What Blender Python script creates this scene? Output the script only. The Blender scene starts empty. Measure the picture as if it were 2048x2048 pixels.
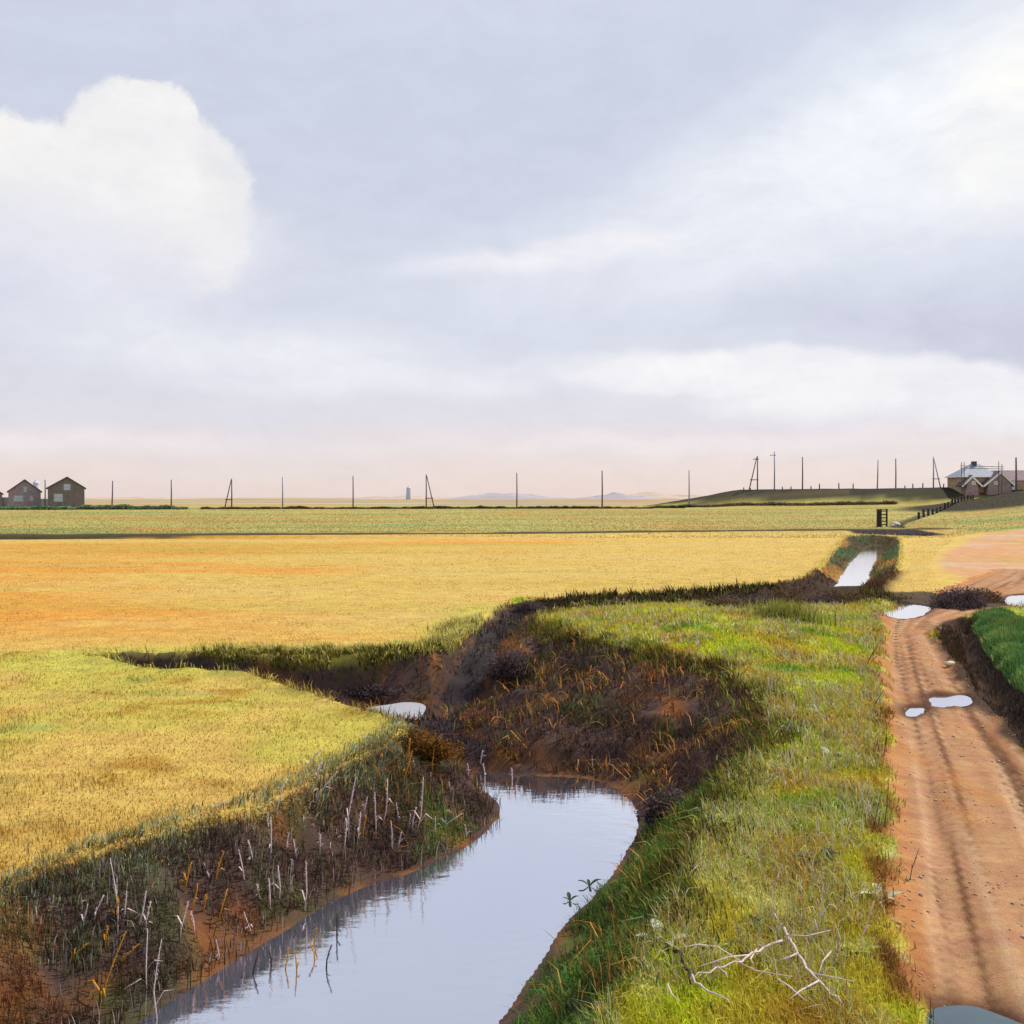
import bpy, bmesh, math, random
import numpy as np
from mathutils import Vector, Matrix
random.seed(7)
rng = np.random.default_rng(7)
scene = bpy.context.scene
R = math.radians

# ------------------------------------------------------------------ camera
H = 4.5                       # eye height above the meadow
F = 983.0                     # focal length in pixels of a 1024 px wide picture
CX, CY = 512.0, 498.0
K = 1024 / 1932.0             # measurements below were taken on a 1932 px view of the photograph
cam_d = bpy.data.cameras.new('camera')
cam = bpy.data.objects.new('camera', cam_d)
scene.collection.objects.link(cam)
cam.location = (0, 0, H)
cam.rotation_euler = (R(90), 0, 0)
cam_d.sensor_width = 36
cam_d.lens = 36 * F / 1024
cam_d.shift_y = (CY - 512) / 1024
cam_d.clip_start = 0.1
cam_d.clip_end = 20000
scene.camera = cam
scene.render.resolution_x = 1024
scene.render.resolution_y = 1024
scene.view_settings.view_transform = 'Standard'
scene.view_settings.look = 'None'
scene.view_settings.exposure = 0
scene.view_settings.gamma = 1

def lin(c):
    return tuple(((v / 255) / 12.92 if v / 255 <= 0.04045 else ((v / 255 + 0.055) / 1.055) ** 2.4) for v in c)

# ------------------------------------------------------------------ world (sky + clouds)
SUN_EL, SUN_AZ = R(50), R(58)        # azimuth clockwise from the viewing direction (+Y)
world = bpy.data.worlds.new('World')
scene.world = world
world.use_nodes = True
nt = world.node_tree
nt.nodes.clear()
def N(t, **kw):
    n = nt.nodes.new(t)
    for k, v in kw.items():
        setattr(n, k, v)
    return n
def L_(a, b):
    nt.links.new(a, b)
def wmath(op, a, b=None, c=None):
    n = N('ShaderNodeMath', operation=op)
    for i, v in enumerate((a, b, c)):
        if v is None: continue
        if isinstance(v, (int, float)): n.inputs[i].default_value = v
        else: L_(v, n.inputs[i])
    return n.outputs[0]
tc = N('ShaderNodeTexCoord')
sep = N('ShaderNodeSeparateXYZ'); L_(tc.outputs['Generated'], sep.inputs[0])
az = wmath('ARCTAN2', sep.outputs[0], sep.outputs[1])
el = wmath('ARCSINE', sep.outputs[2])
uv = N('ShaderNodeCombineXYZ'); L_(az, uv.inputs[0]); L_(el, uv.inputs[1])
def noise(scale, detail=4, rough=0.55, vec=None, stretch=None):
    v = vec or uv.outputs[0]
    if stretch:
        m = N('ShaderNodeMapping'); m.inputs['Scale'].default_value = stretch; L_(v, m.inputs[0]); v = m.outputs[0]
    n = N('ShaderNodeTexNoise'); n.inputs['Scale'].default_value = scale
    n.inputs['Detail'].default_value = detail; n.inputs['Roughness'].default_value = rough
    L_(v, n.inputs['Vector'])
    return n
def warp(vec, scale, amt, detail=3, stretch=None, rough=0.55):
    n = noise(scale, detail, rough, vec, stretch)
    s = N('ShaderNodeVectorMath', operation='SUBTRACT'); L_(n.outputs['Color'], s.inputs[0]); s.inputs[1].default_value = (.5, .5, .5)
    m = N('ShaderNodeVectorMath', operation='MULTIPLY'); L_(s.outputs[0], m.inputs[0]); m.inputs[1].default_value = amt
    a = N('ShaderNodeVectorMath', operation='ADD'); L_(vec, a.inputs[0]); L_(m.outputs[0], a.inputs[1])
    return a.outputs[0]
def sky_pt(px, py):
    a = math.atan((px * K - CX) / F)
    return a, math.atan((CY - py * K) / F * math.cos(a))
soft = warp(uv.outputs[0], 5, (.16, .07, 0), 4)
soft = warp(soft, 22, (.03, .012, 0), 3)
puff = warp(uv.outputs[0], 9, (.07, .07, 0), 2)
puff = warp(puff, 30, (.03, .03, 0), 6, rough=.7)
def ellipse(vec, px, py, rx, ry, ang=0, s=.5):
    a, e = sky_pt(px, py)
    k = K / F
    m = N('ShaderNodeMapping', vector_type='TEXTURE')
    m.inputs['Location'].default_value = (a, e, 0)
    m.inputs['Rotation'].default_value = (0, 0, R(ang))
    m.inputs['Scale'].default_value = (rx * k, ry * k, 1)
    L_(vec, m.inputs[0])
    l = N('ShaderNodeVectorMath', operation='LENGTH'); L_(m.outputs[0], l.inputs[0])
    r = N('ShaderNodeMapRange', interpolation_type='SMOOTHSTEP')
    r.inputs['From Min'].default_value = 1 + s; r.inputs['From Max'].default_value = 1 - s
    L_(l.outputs['Value'], r.inputs['Value'])
    return r.outputs[0]
def mix(fac, a, b):
    n = N('ShaderNodeMix', data_type='RGBA')
    if isinstance(fac, (int, float)): n.inputs[0].default_value = fac
    else: L_(fac, n.inputs[0])
    for i, v in ((6, a), (7, b)):
        if isinstance(v, tuple): n.inputs[i].default_value = (*v[:3], 1)
        else: L_(v, n.inputs[i])
    return n.outputs[2]
sky = N('ShaderNodeTexSky', sky_type='NISHITA'); sky.sun_disc = False
sky.sun_elevation = SUN_EL; sky.sun_rotation = SUN_AZ
skys = N('ShaderNodeVectorMath', operation='SCALE'); L_(sky.outputs[0], skys.inputs[0]); skys.inputs['Scale'].default_value = 0.09
# high veil of cloud: grey-lavender aloft, pink towards the horizon
veil = N('ShaderNodeValToRGB')
vr = wmath('MULTIPLY', wmath('ADD', el, wmath('MULTIPLY', wmath('SUBTRACT', noise(3.5, 3, .5, stretch=(1, 3, 1)).outputs[0], .5), .06)), 1.6)
L_(vr, veil.inputs[0])
stops = [(0.0, (242, 222, 216)), (.055, (240, 226, 225)), (.13, (230, 226, 235)), (.25, (224, 226, 238)), (.42, (219, 223, 237)),
         (.62, (214, 219, 235)), (.8, (219, 224, 239)), (1.0, (176, 184, 208))]
cr = veil.color_ramp
while len(cr.elements) < len(stops): cr.elements.new(.5)
for e_, (p, c) in zip(cr.elements, stops):
    e_.position = p; e_.color = (*lin(c), 1)
col = mix(.86, skys.outputs[0], veil.outputs[0])
mott = noise(7, 5, .6, soft, (1, 2.4, 1)).outputs[0]
mm = N('ShaderNodeMapRange'); mm.inputs[1].default_value = .35; mm.inputs[2].default_value = .7; mm.inputs[3].default_value = .45; mm.inputs[4].default_value = 1.1; L_(mott, mm.inputs[0])
mott = mm.outputs[0]
def lay(col, masks, c, amt, mod=True):
    m = masks[0]
    for o in masks[1:]: m = wmath('MAXIMUM', m, o)
    f = wmath('MULTIPLY', m, amt)
    if mod: f = wmath('MULTIPLY', f, mott)
    f = wmath('MINIMUM', f, 1.0)
    return mix(f, col, lin(c))
# darker blue-grey tracts
col = lay(col, [ellipse(soft, 900, 330, 620, 160, 18, .9)], (202, 208, 227), .7)
col = lay(col, [ellipse(soft, 1830, 620, 330, 70, -8, .7)], (198, 201, 219), .9)
col = lay(col, [ellipse(soft, 150, 500, 500, 110, 0, .8)], (214, 217, 230), .7)
# pale sheets and streaks
col = lay(col, [ellipse(soft, 1560, 330, 560, 100, 14, .6), ellipse(soft, 1500, 440, 600, 90, 6, .7)], (234, 237, 245), 1.0)
col = lay(col, [ellipse(soft, 1850, 160, 460, 130, 10, .7)], (244, 248, 253), 1.0)
col = lay(col, [ellipse(soft, 1960, 210, 130, 130, 0, .8)], (253, 251, 246), .9)
col = lay(col, [ellipse(soft, 1130, 470, 130, 34, 8, .6), ellipse(soft, 1000, 496, 190, 20, 6, .8)], (240, 239, 244), 1.0)
col = lay(col, [ellipse(soft, 450, 660, 330, 50, -4, .8), ellipse(soft, 700, 710, 300, 30, 0, .8)], (238, 239, 245), 1.0)
col = lay(col, [ellipse(soft, 1480, 705, 420, 40, -3, .28), ellipse(soft, 1730, 745, 400, 42, -3, .7)], (244, 243, 246), 1.15)
col = lay(col, [ellipse(soft, 120, 835, 330, 22, 0, .8), ellipse(soft, 1250, 835, 420, 22, 0, .8)], (242, 232, 234), .8)
# the cumulus
grey = [ellipse(puff, 230, 470, 250, 110, 0, .55)]
col = lay(col, grey, (228, 229, 239), .8, False)
heads = [ellipse(puff, 60, 325, 105, 98, 0, .10), ellipse(puff, 215, 305, 95, 115, 0, .10), ellipse(puff, 300, 268, 84, 86, 0, .10),
         ellipse(puff, 372, 345, 88, 100, 0, .12), ellipse(puff, 400, 440, 75, 120, 0, .2), ellipse(puff, -60, 340, 100, 90, 0, .10), ellipse(puff, 220, 430, 230, 110, 0, .35)]
m = heads[0]
for o in heads[1:]: m = wmath('MAXIMUM', m, o)
fade = N('ShaderNodeMapRange', interpolation_type='SMOOTHSTEP')
fade.inputs['From Min'].default_value = sky_pt(200, 520)[1]; fade.inputs['From Max'].default_value = sky_pt(200, 300)[1]
ps = N('ShaderNodeSeparateXYZ'); L_(puff, ps.inputs[0]); L_(ps.outputs[1], fade.inputs[0])
fade2 = wmath('MAXIMUM', fade.outputs[0], wmath('MULTIPLY', ellipse(puff, 425, 400, 70, 170, 8, .8), .75))
shade = N('ShaderNodeMapRange'); shade.inputs[1].default_value = .35; shade.inputs[2].default_value = .65; shade.inputs[3].default_value = .62; shade.inputs[4].default_value = 1.0
L_(noise(13, 4, .55, puff).outputs[0], shade.inputs[0])
col = mix(wmath('MULTIPLY', wmath('MULTIPLY', m, fade2), shade.outputs[0]), col, lin((246, 244, 242)))
# faint fine mottling over the whole sky
wis = N('ShaderNodeMapRange'); wis.inputs[1].default_value = .3; wis.inputs[2].default_value = .7; wis.inputs[3].default_value = .985; wis.inputs[4].default_value = 1.055
L_(noise(16, 7, .68, soft, (1, 2.2, 1)).outputs[0], wis.inputs[0])
wv = N('ShaderNodeVectorMath', operation='SCALE'); L_(col, wv.inputs[0]); L_(wis.outputs[0], wv.inputs['Scale']); col = wv.outputs[0]
bg = N('ShaderNodeBackground'); L_(col, bg.inputs[0]); bg.inputs[1].default_value = 1.0
out = N('ShaderNodeOutputWorld'); L_(bg.outputs[0], out.inputs[0])
world.cycles.sampling_method = 'MANUAL'; world.cycles.sample_map_resolution = 512

# ------------------------------------------------------------------ sun
sd_ = bpy.data.lights.new('sun', 'SUN'); sd_.energy = 4.6; sd_.angle = R(.6); sd_.color = (1.0, .93, .82)
sun = bpy.data.objects.new('sun', sd_); scene.collection.objects.link(sun)
dirn = Vector((math.sin(SUN_AZ) * math.cos(SUN_EL), math.cos(SUN_AZ) * math.cos(SUN_EL), math.sin(SUN_EL)))
sun.rotation_euler = dirn.to_track_quat('Z', 'Y').to_euler()

# ------------------------------------------------------------------ helpers
C = scene.collection
LUM = 1.42                      # light falling on flat ground, used to turn seen colours into base colours
def alb(c, k=1.0):
    return tuple(min(.85, v / LUM * k) for v in lin(c))
def tag(o, label=None, cat=None, group=None, kind=None):
    if label: o['label'] = label
    if cat: o['category'] = cat
    if group: o['group'] = group
    if kind: o['kind'] = kind
    return o
def empty(name, loc, rz=0, label=None, cat=None, group=None):
    o = bpy.data.objects.new(name, None); C.objects.link(o)
    o.location = loc; o.rotation_euler = (0, 0, rz); o.empty_display_size = .2
    return tag(o, label, cat, group)
def mat(name, c, rough=.85, var=.25, scale=3, stretch=(1, 1, 1), bump=.3, bscale=None, c2=None, spec=.2, metallic=0):
    m = bpy.data.materials.new(name); m.use_nodes = True
    n = m.node_tree.nodes; l = m.node_tree.links; b = n['Principled BSDF']
    t = n.new('ShaderNodeTexCoord'); mp = n.new('ShaderNodeMapping'); mp.inputs['Scale'].default_value = stretch
    l.new(t.outputs['Object'], mp.inputs[0])
    no = n.new('ShaderNodeTexNoise'); no.inputs['Scale'].default_value = scale; no.inputs['Detail'].default_value = 6; no.inputs['Roughness'].default_value = .65
    l.new(mp.outputs[0], no.inputs['Vector'])
    r = n.new('ShaderNodeValToRGB'); l.new(no.outputs[0], r.inputs[0])
    r.color_ramp.elements[0].position = .3; r.color_ramp.elements[1].position = .7
    r.color_ramp.elements[0].color = (*(v * (1 - var) for v in c), 1)
    c2 = c2 or tuple(v * (1 + var) for v in c)
    r.color_ramp.elements[1].color = (*c2, 1)
    l.new(r.outputs[0], b.inputs['Base Color'])
    b.inputs['Roughness'].default_value = rough; b.inputs['Specular IOR Level'].default_value = spec; b.inputs['Metallic'].default_value = metallic
    if bump:
        bu = n.new('ShaderNodeBump'); bu.inputs['Strength'].default_value = bump; bu.inputs['Distance'].default_value = .02
        l.new(no.outputs[0], bu.inputs['Height']); l.new(bu.outputs[0], b.inputs['Normal'])
    return m
def link_mesh(name, me, m, parent=None):
    o = bpy.data.objects.new(name, me); C.objects.link(o)
    if m: me.materials.append(m)
    if parent: o.parent = parent
    return o
def from_bm(name, bm, m, parent=None, smooth=False):
    bmesh.ops.recalc_face_normals(bm, faces=bm.faces)
    me = bpy.data.meshes.new(name); bm.to_mesh(me); bm.free()
    if smooth: me.polygons.foreach_set('use_smooth', [True] * len(me.polygons))
    return link_mesh(name, me, m, parent)
def tube(bm, pts, rad, seg=6, cap=True):
    pts = [Vector(p) for p in pts]
    if not hasattr(rad, '__len__'): rad = [rad] * len(pts)
    rings = []
    for i, p in enumerate(pts):
        d = (pts[min(i + 1, len(pts) - 1)] - pts[max(i - 1, 0)]).normalized()
        a = d.cross(Vector((0.3, 1, .1))).normalized(); b = d.cross(a)
        rings.append([bm.verts.new(p + (a * math.cos(2 * math.pi * k / seg) + b * math.sin(2 * math.pi * k / seg)) * rad[i]) for k in range(seg)])
    for r0, r1 in zip(rings, rings[1:]):
        for k in range(seg): bm.faces.new((r0[k], r0[(k + 1) % seg], r1[(k + 1) % seg], r1[k]))
    if cap:
        bm.faces.new(rings[0]); bm.faces.new(rings[-1])
def box(bm, x0, x1, y0, y1, z0, z1, mtx=None):
    vs = [bm.verts.new((x, y, z)) for z in (z0, z1) for (x, y) in ((x0, y0), (x1, y0), (x1, y1), (x0, y1))]
    for f in ((0, 1, 2, 3), (4, 5, 6, 7), (0, 1, 5, 4), (1, 2, 6, 5), (2, 3, 7, 6), (3, 0, 4, 7)): bm.faces.new([vs[i] for i in f])
    if mtx is not None:
        for v in vs: v.co = mtx @ v.co
def prism(bm, outline, y0, y1):      # outline in x,z pushed from y0 to y1
    a = [bm.verts.new((x, y0, z)) for x, z in outline]; b = [bm.verts.new((x, y1, z)) for x, z in outline]
    bm.faces.new(a); bm.faces.new(b)
    n = len(a)
    for i in range(n): bm.faces.new((a[i], a[(i + 1) % n], b[(i + 1) % n], b[i]))

# ------------------------------------------------------------------ numpy noise
def vnoise(x, y, seed=0):
    xi = np.floor(x).astype(np.int64); yi = np.floor(y).astype(np.int64); fx = x - xi; fy = y - yi
    def h(i, j):
        n = (i * 374761393 + j * 668265263 + seed * 1442695041) & 0xffffffff
        n = ((n ^ (n >> 13)) * 1274126177) & 0xffffffff
        return ((n ^ (n >> 16)) & 0xffff) / 65535.0
    fx = fx * fx * (3 - 2 * fx); fy = fy * fy * (3 - 2 * fy)
    return (h(xi, yi) * (1 - fx) + h(xi + 1, yi) * fx) * (1 - fy) + (h(xi, yi + 1) * (1 - fx) + h(xi + 1, yi + 1) * fx) * fy
def fbm(x, y, seed=0, oct=4):
    s = 0; a = .5
    for o in range(oct):
        s = s + a * (vnoise(x * 2 ** o, y * 2 ** o, seed + o) * 2 - 1); a *= .5
    return s
def sm(t):
    t = np.clip(t, 0, 1); return t * t * (3 - 2 * t)
def pdist(pts, x, y, closed=False):
    P = np.array(pts, float); Q = np.roll(P, -1, 0) if closed else P[1:]
    if not closed: P = P[:-1]
    best = np.full(x.shape, 1e9); par = np.zeros(x.shape)
    for i, ((ax, ay), (bx, by)) in enumerate(zip(P, Q)):
        dx, dy = bx - ax, by - ay
        t = np.clip(((x - ax) * dx + (y - ay) * dy) / (dx * dx + dy * dy + 1e-12), 0, 1)
        d = (x - ax - t * dx) ** 2 + (y - ay - t * dy) ** 2
        k = d < best; best = np.where(k, d, best); par = np.where(k, i + t, par)
    return np.sqrt(best), par
def sdist(poly, x, y):                # signed distance, negative inside
    d, _ = pdist(poly, x, y, True)
    ins = np.zeros(x.shape, bool)
    for (ax, ay), (bx, by) in zip(poly, poly[1:] + poly[:1]):
        c = (ay > y) != (by > y)
        with np.errstate(divide='ignore', invalid='ignore'):
            xx = (bx - ax) * (y - ay) / (by - ay + 1e-15) + ax
        ins ^= c & (x < xx)
    return np.where(ins, -d, d)
def chaikin(p, n=2):
    for _ in range(n):
        q = []
        for (a, b) in zip(p, p[1:] + p[:1]):
            q += [(a[0] * .75 + b[0] * .25, a[1] * .75 + b[1] * .25), (a[0] * .25 + b[0] * .75, a[1] * .25 + b[1] * .75)]
        p = q
    return p

# ------------------------------------------------------------------ terrain
ZW = -1.2
WATER = [(-16, -30), (-12, -10), (-8, 2), (-6, 6.5), (-4.1, 10.65), (-3.67, 11.6), (-2.89, 13.2), (-2.48, 14.1), (-1.35, 15.1), (-.58, 16.25), (-.1, 18.0), (-.6, 19.3),
         (-1.3, 20.6), (-2.6, 22.4), (-4.4, 24.6), (-6.2, 26.0), (-8.5, 26.6), (-10.5, 27.5), (-10.5, 27.65), (-8.4, 27.2), (-6.2, 26.75), (-3.9, 26.9), (-2.7, 27.2), (-1.9, 27.8), (-1.3, 30), (-.75, 36), (.4, 41.6), (2.5, 42.2),
         (5.4, 42.2), (10.6, 45.6), (14.6, 49.5), (17.2, 54), (19.1, 58), (26.7, 78), (37.6, 104), (40, 108), (41.2, 107.5), (39.3, 104), (28.7, 78), (21, 58.5), (18.6, 53.5), (16.2, 47.5), (13.8, 43.8), (9.5, 42), (5, 40.9), (1.3, 40.6), (.2, 36), (-.3, 32),
         (-.8, 28), (-1.6, 25.4), (-1.0, 22.4), (.2, 20.2), (1.45, 20.1), (2.05, 19.5), (2.35, 18.2), (2.2, 17), (1.93, 16.0), (1.26, 14.3), (.67, 13.2), (.28, 11.9), (-.09, 10.65), (-1.2, 7), (-3, 2), (-6, -10), (-10, -30)]
LIP = [(-18, -30), (-14, -10), (-10.5, 2), (-8.5, 7), (-6.2, 11), (-5.2, 12.2), (-4.5, 13.4), (-3.6, 14.2), (-3.06, 15.8), (-2.3, 17.8), (-1.9, 19.2), (-2.9, 20.2), (-4.3, 21.7), (-5.98, 23.8), (-7.6, 25.3), (-8.9, 24.9), (-11.6, 27.3), (-12.4, 27.9),
       (-10, 28.1), (-8.2, 28.0), (-6.5, 27.3), (-5, 27.5), (-3.9, 27.4), (-2.1, 28.5), (-1.6, 30.6), (-1.0, 36.5), (.1, 42.6), (2.5, 43.2), (5.4, 43.4), (10.9, 47), (14.0, 50.6), (16.4, 54), (18.1, 58), (25.3, 77.5), (34.4, 102), (38.4, 110.6),
       (42.6, 110.6), (41.4, 105), (30.4, 77), (22.2, 57), (19, 50.5), (17.4, 46.6), (14.5, 42.6), (9.6, 40.7), (5, 39.6), (2.1, 38.9), (.9, 36.5), (.9, 34), (1.3, 30.5), (3.0, 27), (4.9, 24.2), (5.3, 21.5), (5.1, 19), (4.4, 17.2), (3.1, 15), (2.3, 12.6), (1.75, 10.5), (.2, 7), (-1.3, 2), (-4, -10), (-8, -30)]
WATER = chaikin(WATER, 1); LIP = chaikin(LIP, 1)
RIDGE = [(36, 268), (60, 258), (100, 252), (140, 246), (220, 225), (330, 180)]
TRACK_L = [(1.5, -20), (2.4, 0), (3.38, 8.4), (4.26, 11), (6.2, 16.4), (7.55, 20), (9.3, 24.8), (12.5, 33), (14.2, 38), (17.6, 43.5), (24.5, 53.5), (31, 63)]
TRACK_R = [(34, 61), (28, 51.5), (21.5, 42), (17.0, 37), (14.1, 33), (11.9, 26), (10.15, 20.5), (8.9, 16.4), (6.9, 11), (6.0, 8.4), (4.8, 0), (4, -20)]
TRACK = TRACK_L + TRACK_R
TRACK2 = [(27, 46.5), (21.5, 38.6), (17.4, 31), (13.6, 23.5), (11.6, 18), (10, 12), (13, 12), (14, 18), (15.8, 23.5), (19.8, 31), (25, 38.6), (31, 45.5)]
GULLY = [(5.4, -20), (6.4, 0), (7.6, 8), (8.4, 13), (9.95, 17.7), (11.5, 23.2), (13.0, 27.5), (14.7, 32.3), (16.7, 36.2)]
SAND = [(21.5, 49), (24.5, 57), (28.5, 67), (36, 83), (47, 104), (58, 118), (72, 130), (90, 150), (120, 160), (130, 120), (80, 70), (55, 52), (38, 44), (30, 46)]
CROSS = [(-180, 96), (-90, 101), (-40, 106), (0, 110), (25, 116), (44, 119.5), (52, 122)]
SIDE = [(49, 125), (58, 148), (75, 180)]
GREENSTRIP = [(10.9, 18.5), (12.3, 23.2), (13.6, 27.2), (15.2, 31.4), (17.4, 36.6), (18.9, 38), (17.6, 33.5), (15.7, 28.6), (14.1, 23.8), (12.7, 19)]

def flat(px, py, z=-.06):
    Y = F * (H - z) / (py * K - CY); return ((px * K - CX) / F * Y, Y)
PUD_PX = [[(1650, 1148), (1664, 1140), (1704, 1137), (1762, 1144), (1744, 1160), (1712, 1168), (1670, 1162)],
          [(1748, 1317), (1766, 1310), (1792, 1312), (1822, 1309), (1836, 1322), (1820, 1331), (1796, 1330), (1772, 1336), (1752, 1330)],
          [(1708, 1344), (1722, 1332), (1752, 1332), (1740, 1346), (1718, 1352)],
          [(1892, 1132), (1906, 1122), (1960, 1120), (1990, 1135), (1955, 1150), (1912, 1146)],
          [(1752, 1915), (1766, 1898), (1830, 1893), (1870, 1906), (1930, 1930), (1990, 1960), (1980, 2040), (1800, 2040), (1760, 1990)]]
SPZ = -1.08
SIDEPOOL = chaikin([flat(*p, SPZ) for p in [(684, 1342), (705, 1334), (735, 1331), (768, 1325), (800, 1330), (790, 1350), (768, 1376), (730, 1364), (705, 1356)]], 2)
PUDDLES = [chaikin([flat(*p) for p in q], 2) for q in PUD_PX]
def zbase(x, y):
    z = 2.0 * sm((y - 60) / 220)
    z = z + 5.0 * sm((x - .38 * y - 8) / 50) * sm((y - 70) / 110)
    return z
def height(x, y, detail=True):
    x = np.asarray(x, float); y = np.asarray(y, float); shp = np.broadcast(x, y).shape
    x = np.broadcast_to(x, shp).ravel(); y = np.broadcast_to(y, shp).ravel()
    z = zbase(x, y)
    far = sm((y - 150) / 150)
    if detail:
        z = z + .10 * fbm(x / 6, y / 6, 3) * (1 - .7 * sm((y - 40) / 60)) + .03 * fbm(x / .6, y / .6, 11, 3) * (y < 60)
    # embankment
    k = (y > 190) & (y < 330) & (x > 0)
    if k.any():
        d, par = pdist(RIDGE, x[k], y[k])
        hh = np.interp(par, [0, 1, 2, 3, 5], [0, 4.6, 4.9, 5.2, 5.2]) + .18 * fbm(x[k] / 7, y[k] / 7, 5)
        zr = 2.1 + hh * (1 - sm((d - 1.5) / 20))
        zr = np.where(d < 22, zr, -9)
        zz = z[k]; z[k] = np.maximum(zz, zr)
    # far rolling ground
    z = z + far * (.5 * fbm(x / 260, y / 180, 21, 3)) * sm((y - 300) / 300)
    # second mound nearer on the right
    z = z + 3.0 * np.exp(-(((x - 118) / 34) ** 2 + ((y - 205) / 26) ** 2) * 1.0) * (y < 400)
    k = (y < 125) & (x > -16) & (x < 50)
    if k.any():
        xs, ys = x[k], y[k]
        wob = .22 * fbm(xs / 1.1, ys / 1.1, 31, 4) * (1 + sm((ys - 30) / 30))
        db = sdist(WATER, xs, ys) + wob * .45; dl = sdist(LIP, xs, ys) + wob
        zz = z[k].copy()
        # headland is a little hummocky and higher
        zz += .7 * np.exp(-(((xs - 6.5) / 5) ** 2 + ((ys - 31) / 8) ** 2)) * (dl > -5)
        t = np.clip(db / np.maximum(db - dl, 1e-4), 0, 1)
        zw = ZW + .5 * sm((ys - 48) / 7)
        mud = sm((ys - 20.2) / .8) * (1 - sm((ys - 23.6) / .5)) + sm((ys - 27.6) / .8) * (1 - sm((ys - 55) / 3))
        mud = np.clip(mud, 0, 1); floor_ = zw - np.minimum(.5, np.maximum(-db, 0) * .45)
        floor_ = floor_ * (1 - mud) + (zw + .22 + .12 * fbm(xs / .7, ys / .7, 45) + .8 * sm((ys - 27.5) / 3) * (xs < 1.2) + .2 * (ys < 24)) * mud
        pr = .35 * t + .65 * sm(t)
        run = db - dl
        rough = .17 * fbm(xs / .8, ys / .8, 41, 4) * np.sin(np.pi * t) * np.clip(run, .3, 2.5)
        lo_ = zw * (1 - mud) + floor_ * mud; bank = lo_ + (zz - lo_) * pr + rough * (1 if detail else 0)
        bank = np.where(db < 0, floor_, np.maximum(bank, zw + .01 * (t > 0)))
        zz = np.where((dl < 0) | (db < 0), bank, zz)
        kp = (abs(xs + 3.2) < 3) & (abs(ys - 26) < 3)
        if kp.any():
            dd = sdist(SIDEPOOL, xs[kp], ys[kp]); w_ = sm(.5 - dd / .2); q_ = zz[kp]; zz[kp] = np.minimum(q_, q_ * (1 - w_) + (SPZ - .12) * w_)
        # tussocky lip
        if detail:
            zz += .10 * np.exp(-(np.maximum(dl, 0) / .5) ** 2) * (.5 + vnoise(xs * 2.2, ys * 2.2, 51)) * (dl > 0)
        z[k] = zz
    # cross drain
    k = (y > 85) & (y < 200)
    if k.any():
        xs, ys = x[k], y[k]
        d, _ = pdist(CROSS, xs, ys); d2, _ = pdist(SIDE, xs, ys)
        w = 1.9 + .7 * fbm(xs / 5, ys / 5, 61)
        z[k] += .35 * np.exp(-((d - 3) / 1.5) ** 2) * (ys > 104) - 1.2 * (1 - sm(d / w)); z[k] -= .6 * (1 - sm(d2 / 1.3))
    # gully beside the track, track ruts
    k = (y < 70) & (x > 0) & (x < 40)
    if k.any():
        xs, ys = x[k], y[k]
        d, _ = pdist(GULLY, xs, ys)
        wd = .75 + .3 * fbm(xs / .9, ys / .9, 71)
        z[k] -= .6 * (1 - sm(d / wd))
        g = sdist(GREENSTRIP, xs, ys); z[k] += .2 * (1 - sm((g + .5) / .9))
        t1 = sdist(TRACK, xs, ys)
        ins = sm(-t1 / .35)
        z[k] = z[k] * (1 - .6 * ins) - .07 * ins
        for pp in PUDDLES:
            kk = (abs(xs - pp[0][0]) < 3) & (abs(ys - pp[0][1]) < 5)
            if kk.any():
                zq = z[k].copy(); dd = sdist(pp, xs[kk], ys[kk]) + .13 * fbm(xs[kk] / .3, ys[kk] / .5, 83, 5); w_ = sm(.5 - dd / .25)
                zq[kk] = zq[kk] * (1 - w_) + (-.13) * w_; z[k] = zq
        mid, _ = pdist([((a[0] + b[0]) / 2, (a[1] + b[1]) / 2) for a, b in zip(TRACK_L, TRACK_R[::-1])], xs, ys)
        rut = np.exp(-((mid - .62) / .17) ** 2)
        z[k] += ins * (-.05 * rut + .02 * fbm(xs / .25, ys / .5, 81, 4) + .022 * fbm(lateral(xs, ys) / .05, ys / 2.5, 84, 3))
    return z.reshape(shp)
def hit(px, py, zoff=0.0):
    """where the sight line through a measured point meets the ground"""
    dx = (px * K - CX) / F; dz = (CY - py * K) / F
    Y = np.geomspace(4, 900, 9000)
    zz = height(dx * Y, Y)
    zz = np.maximum(zz, ZW)
    below = (H + dz * Y) <= zz + zoff
    i = int(np.argmax(below)) if below.any() else len(Y) - 1
    return Vector((dx * Y[i], Y[i], float(zz[i])))

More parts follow.
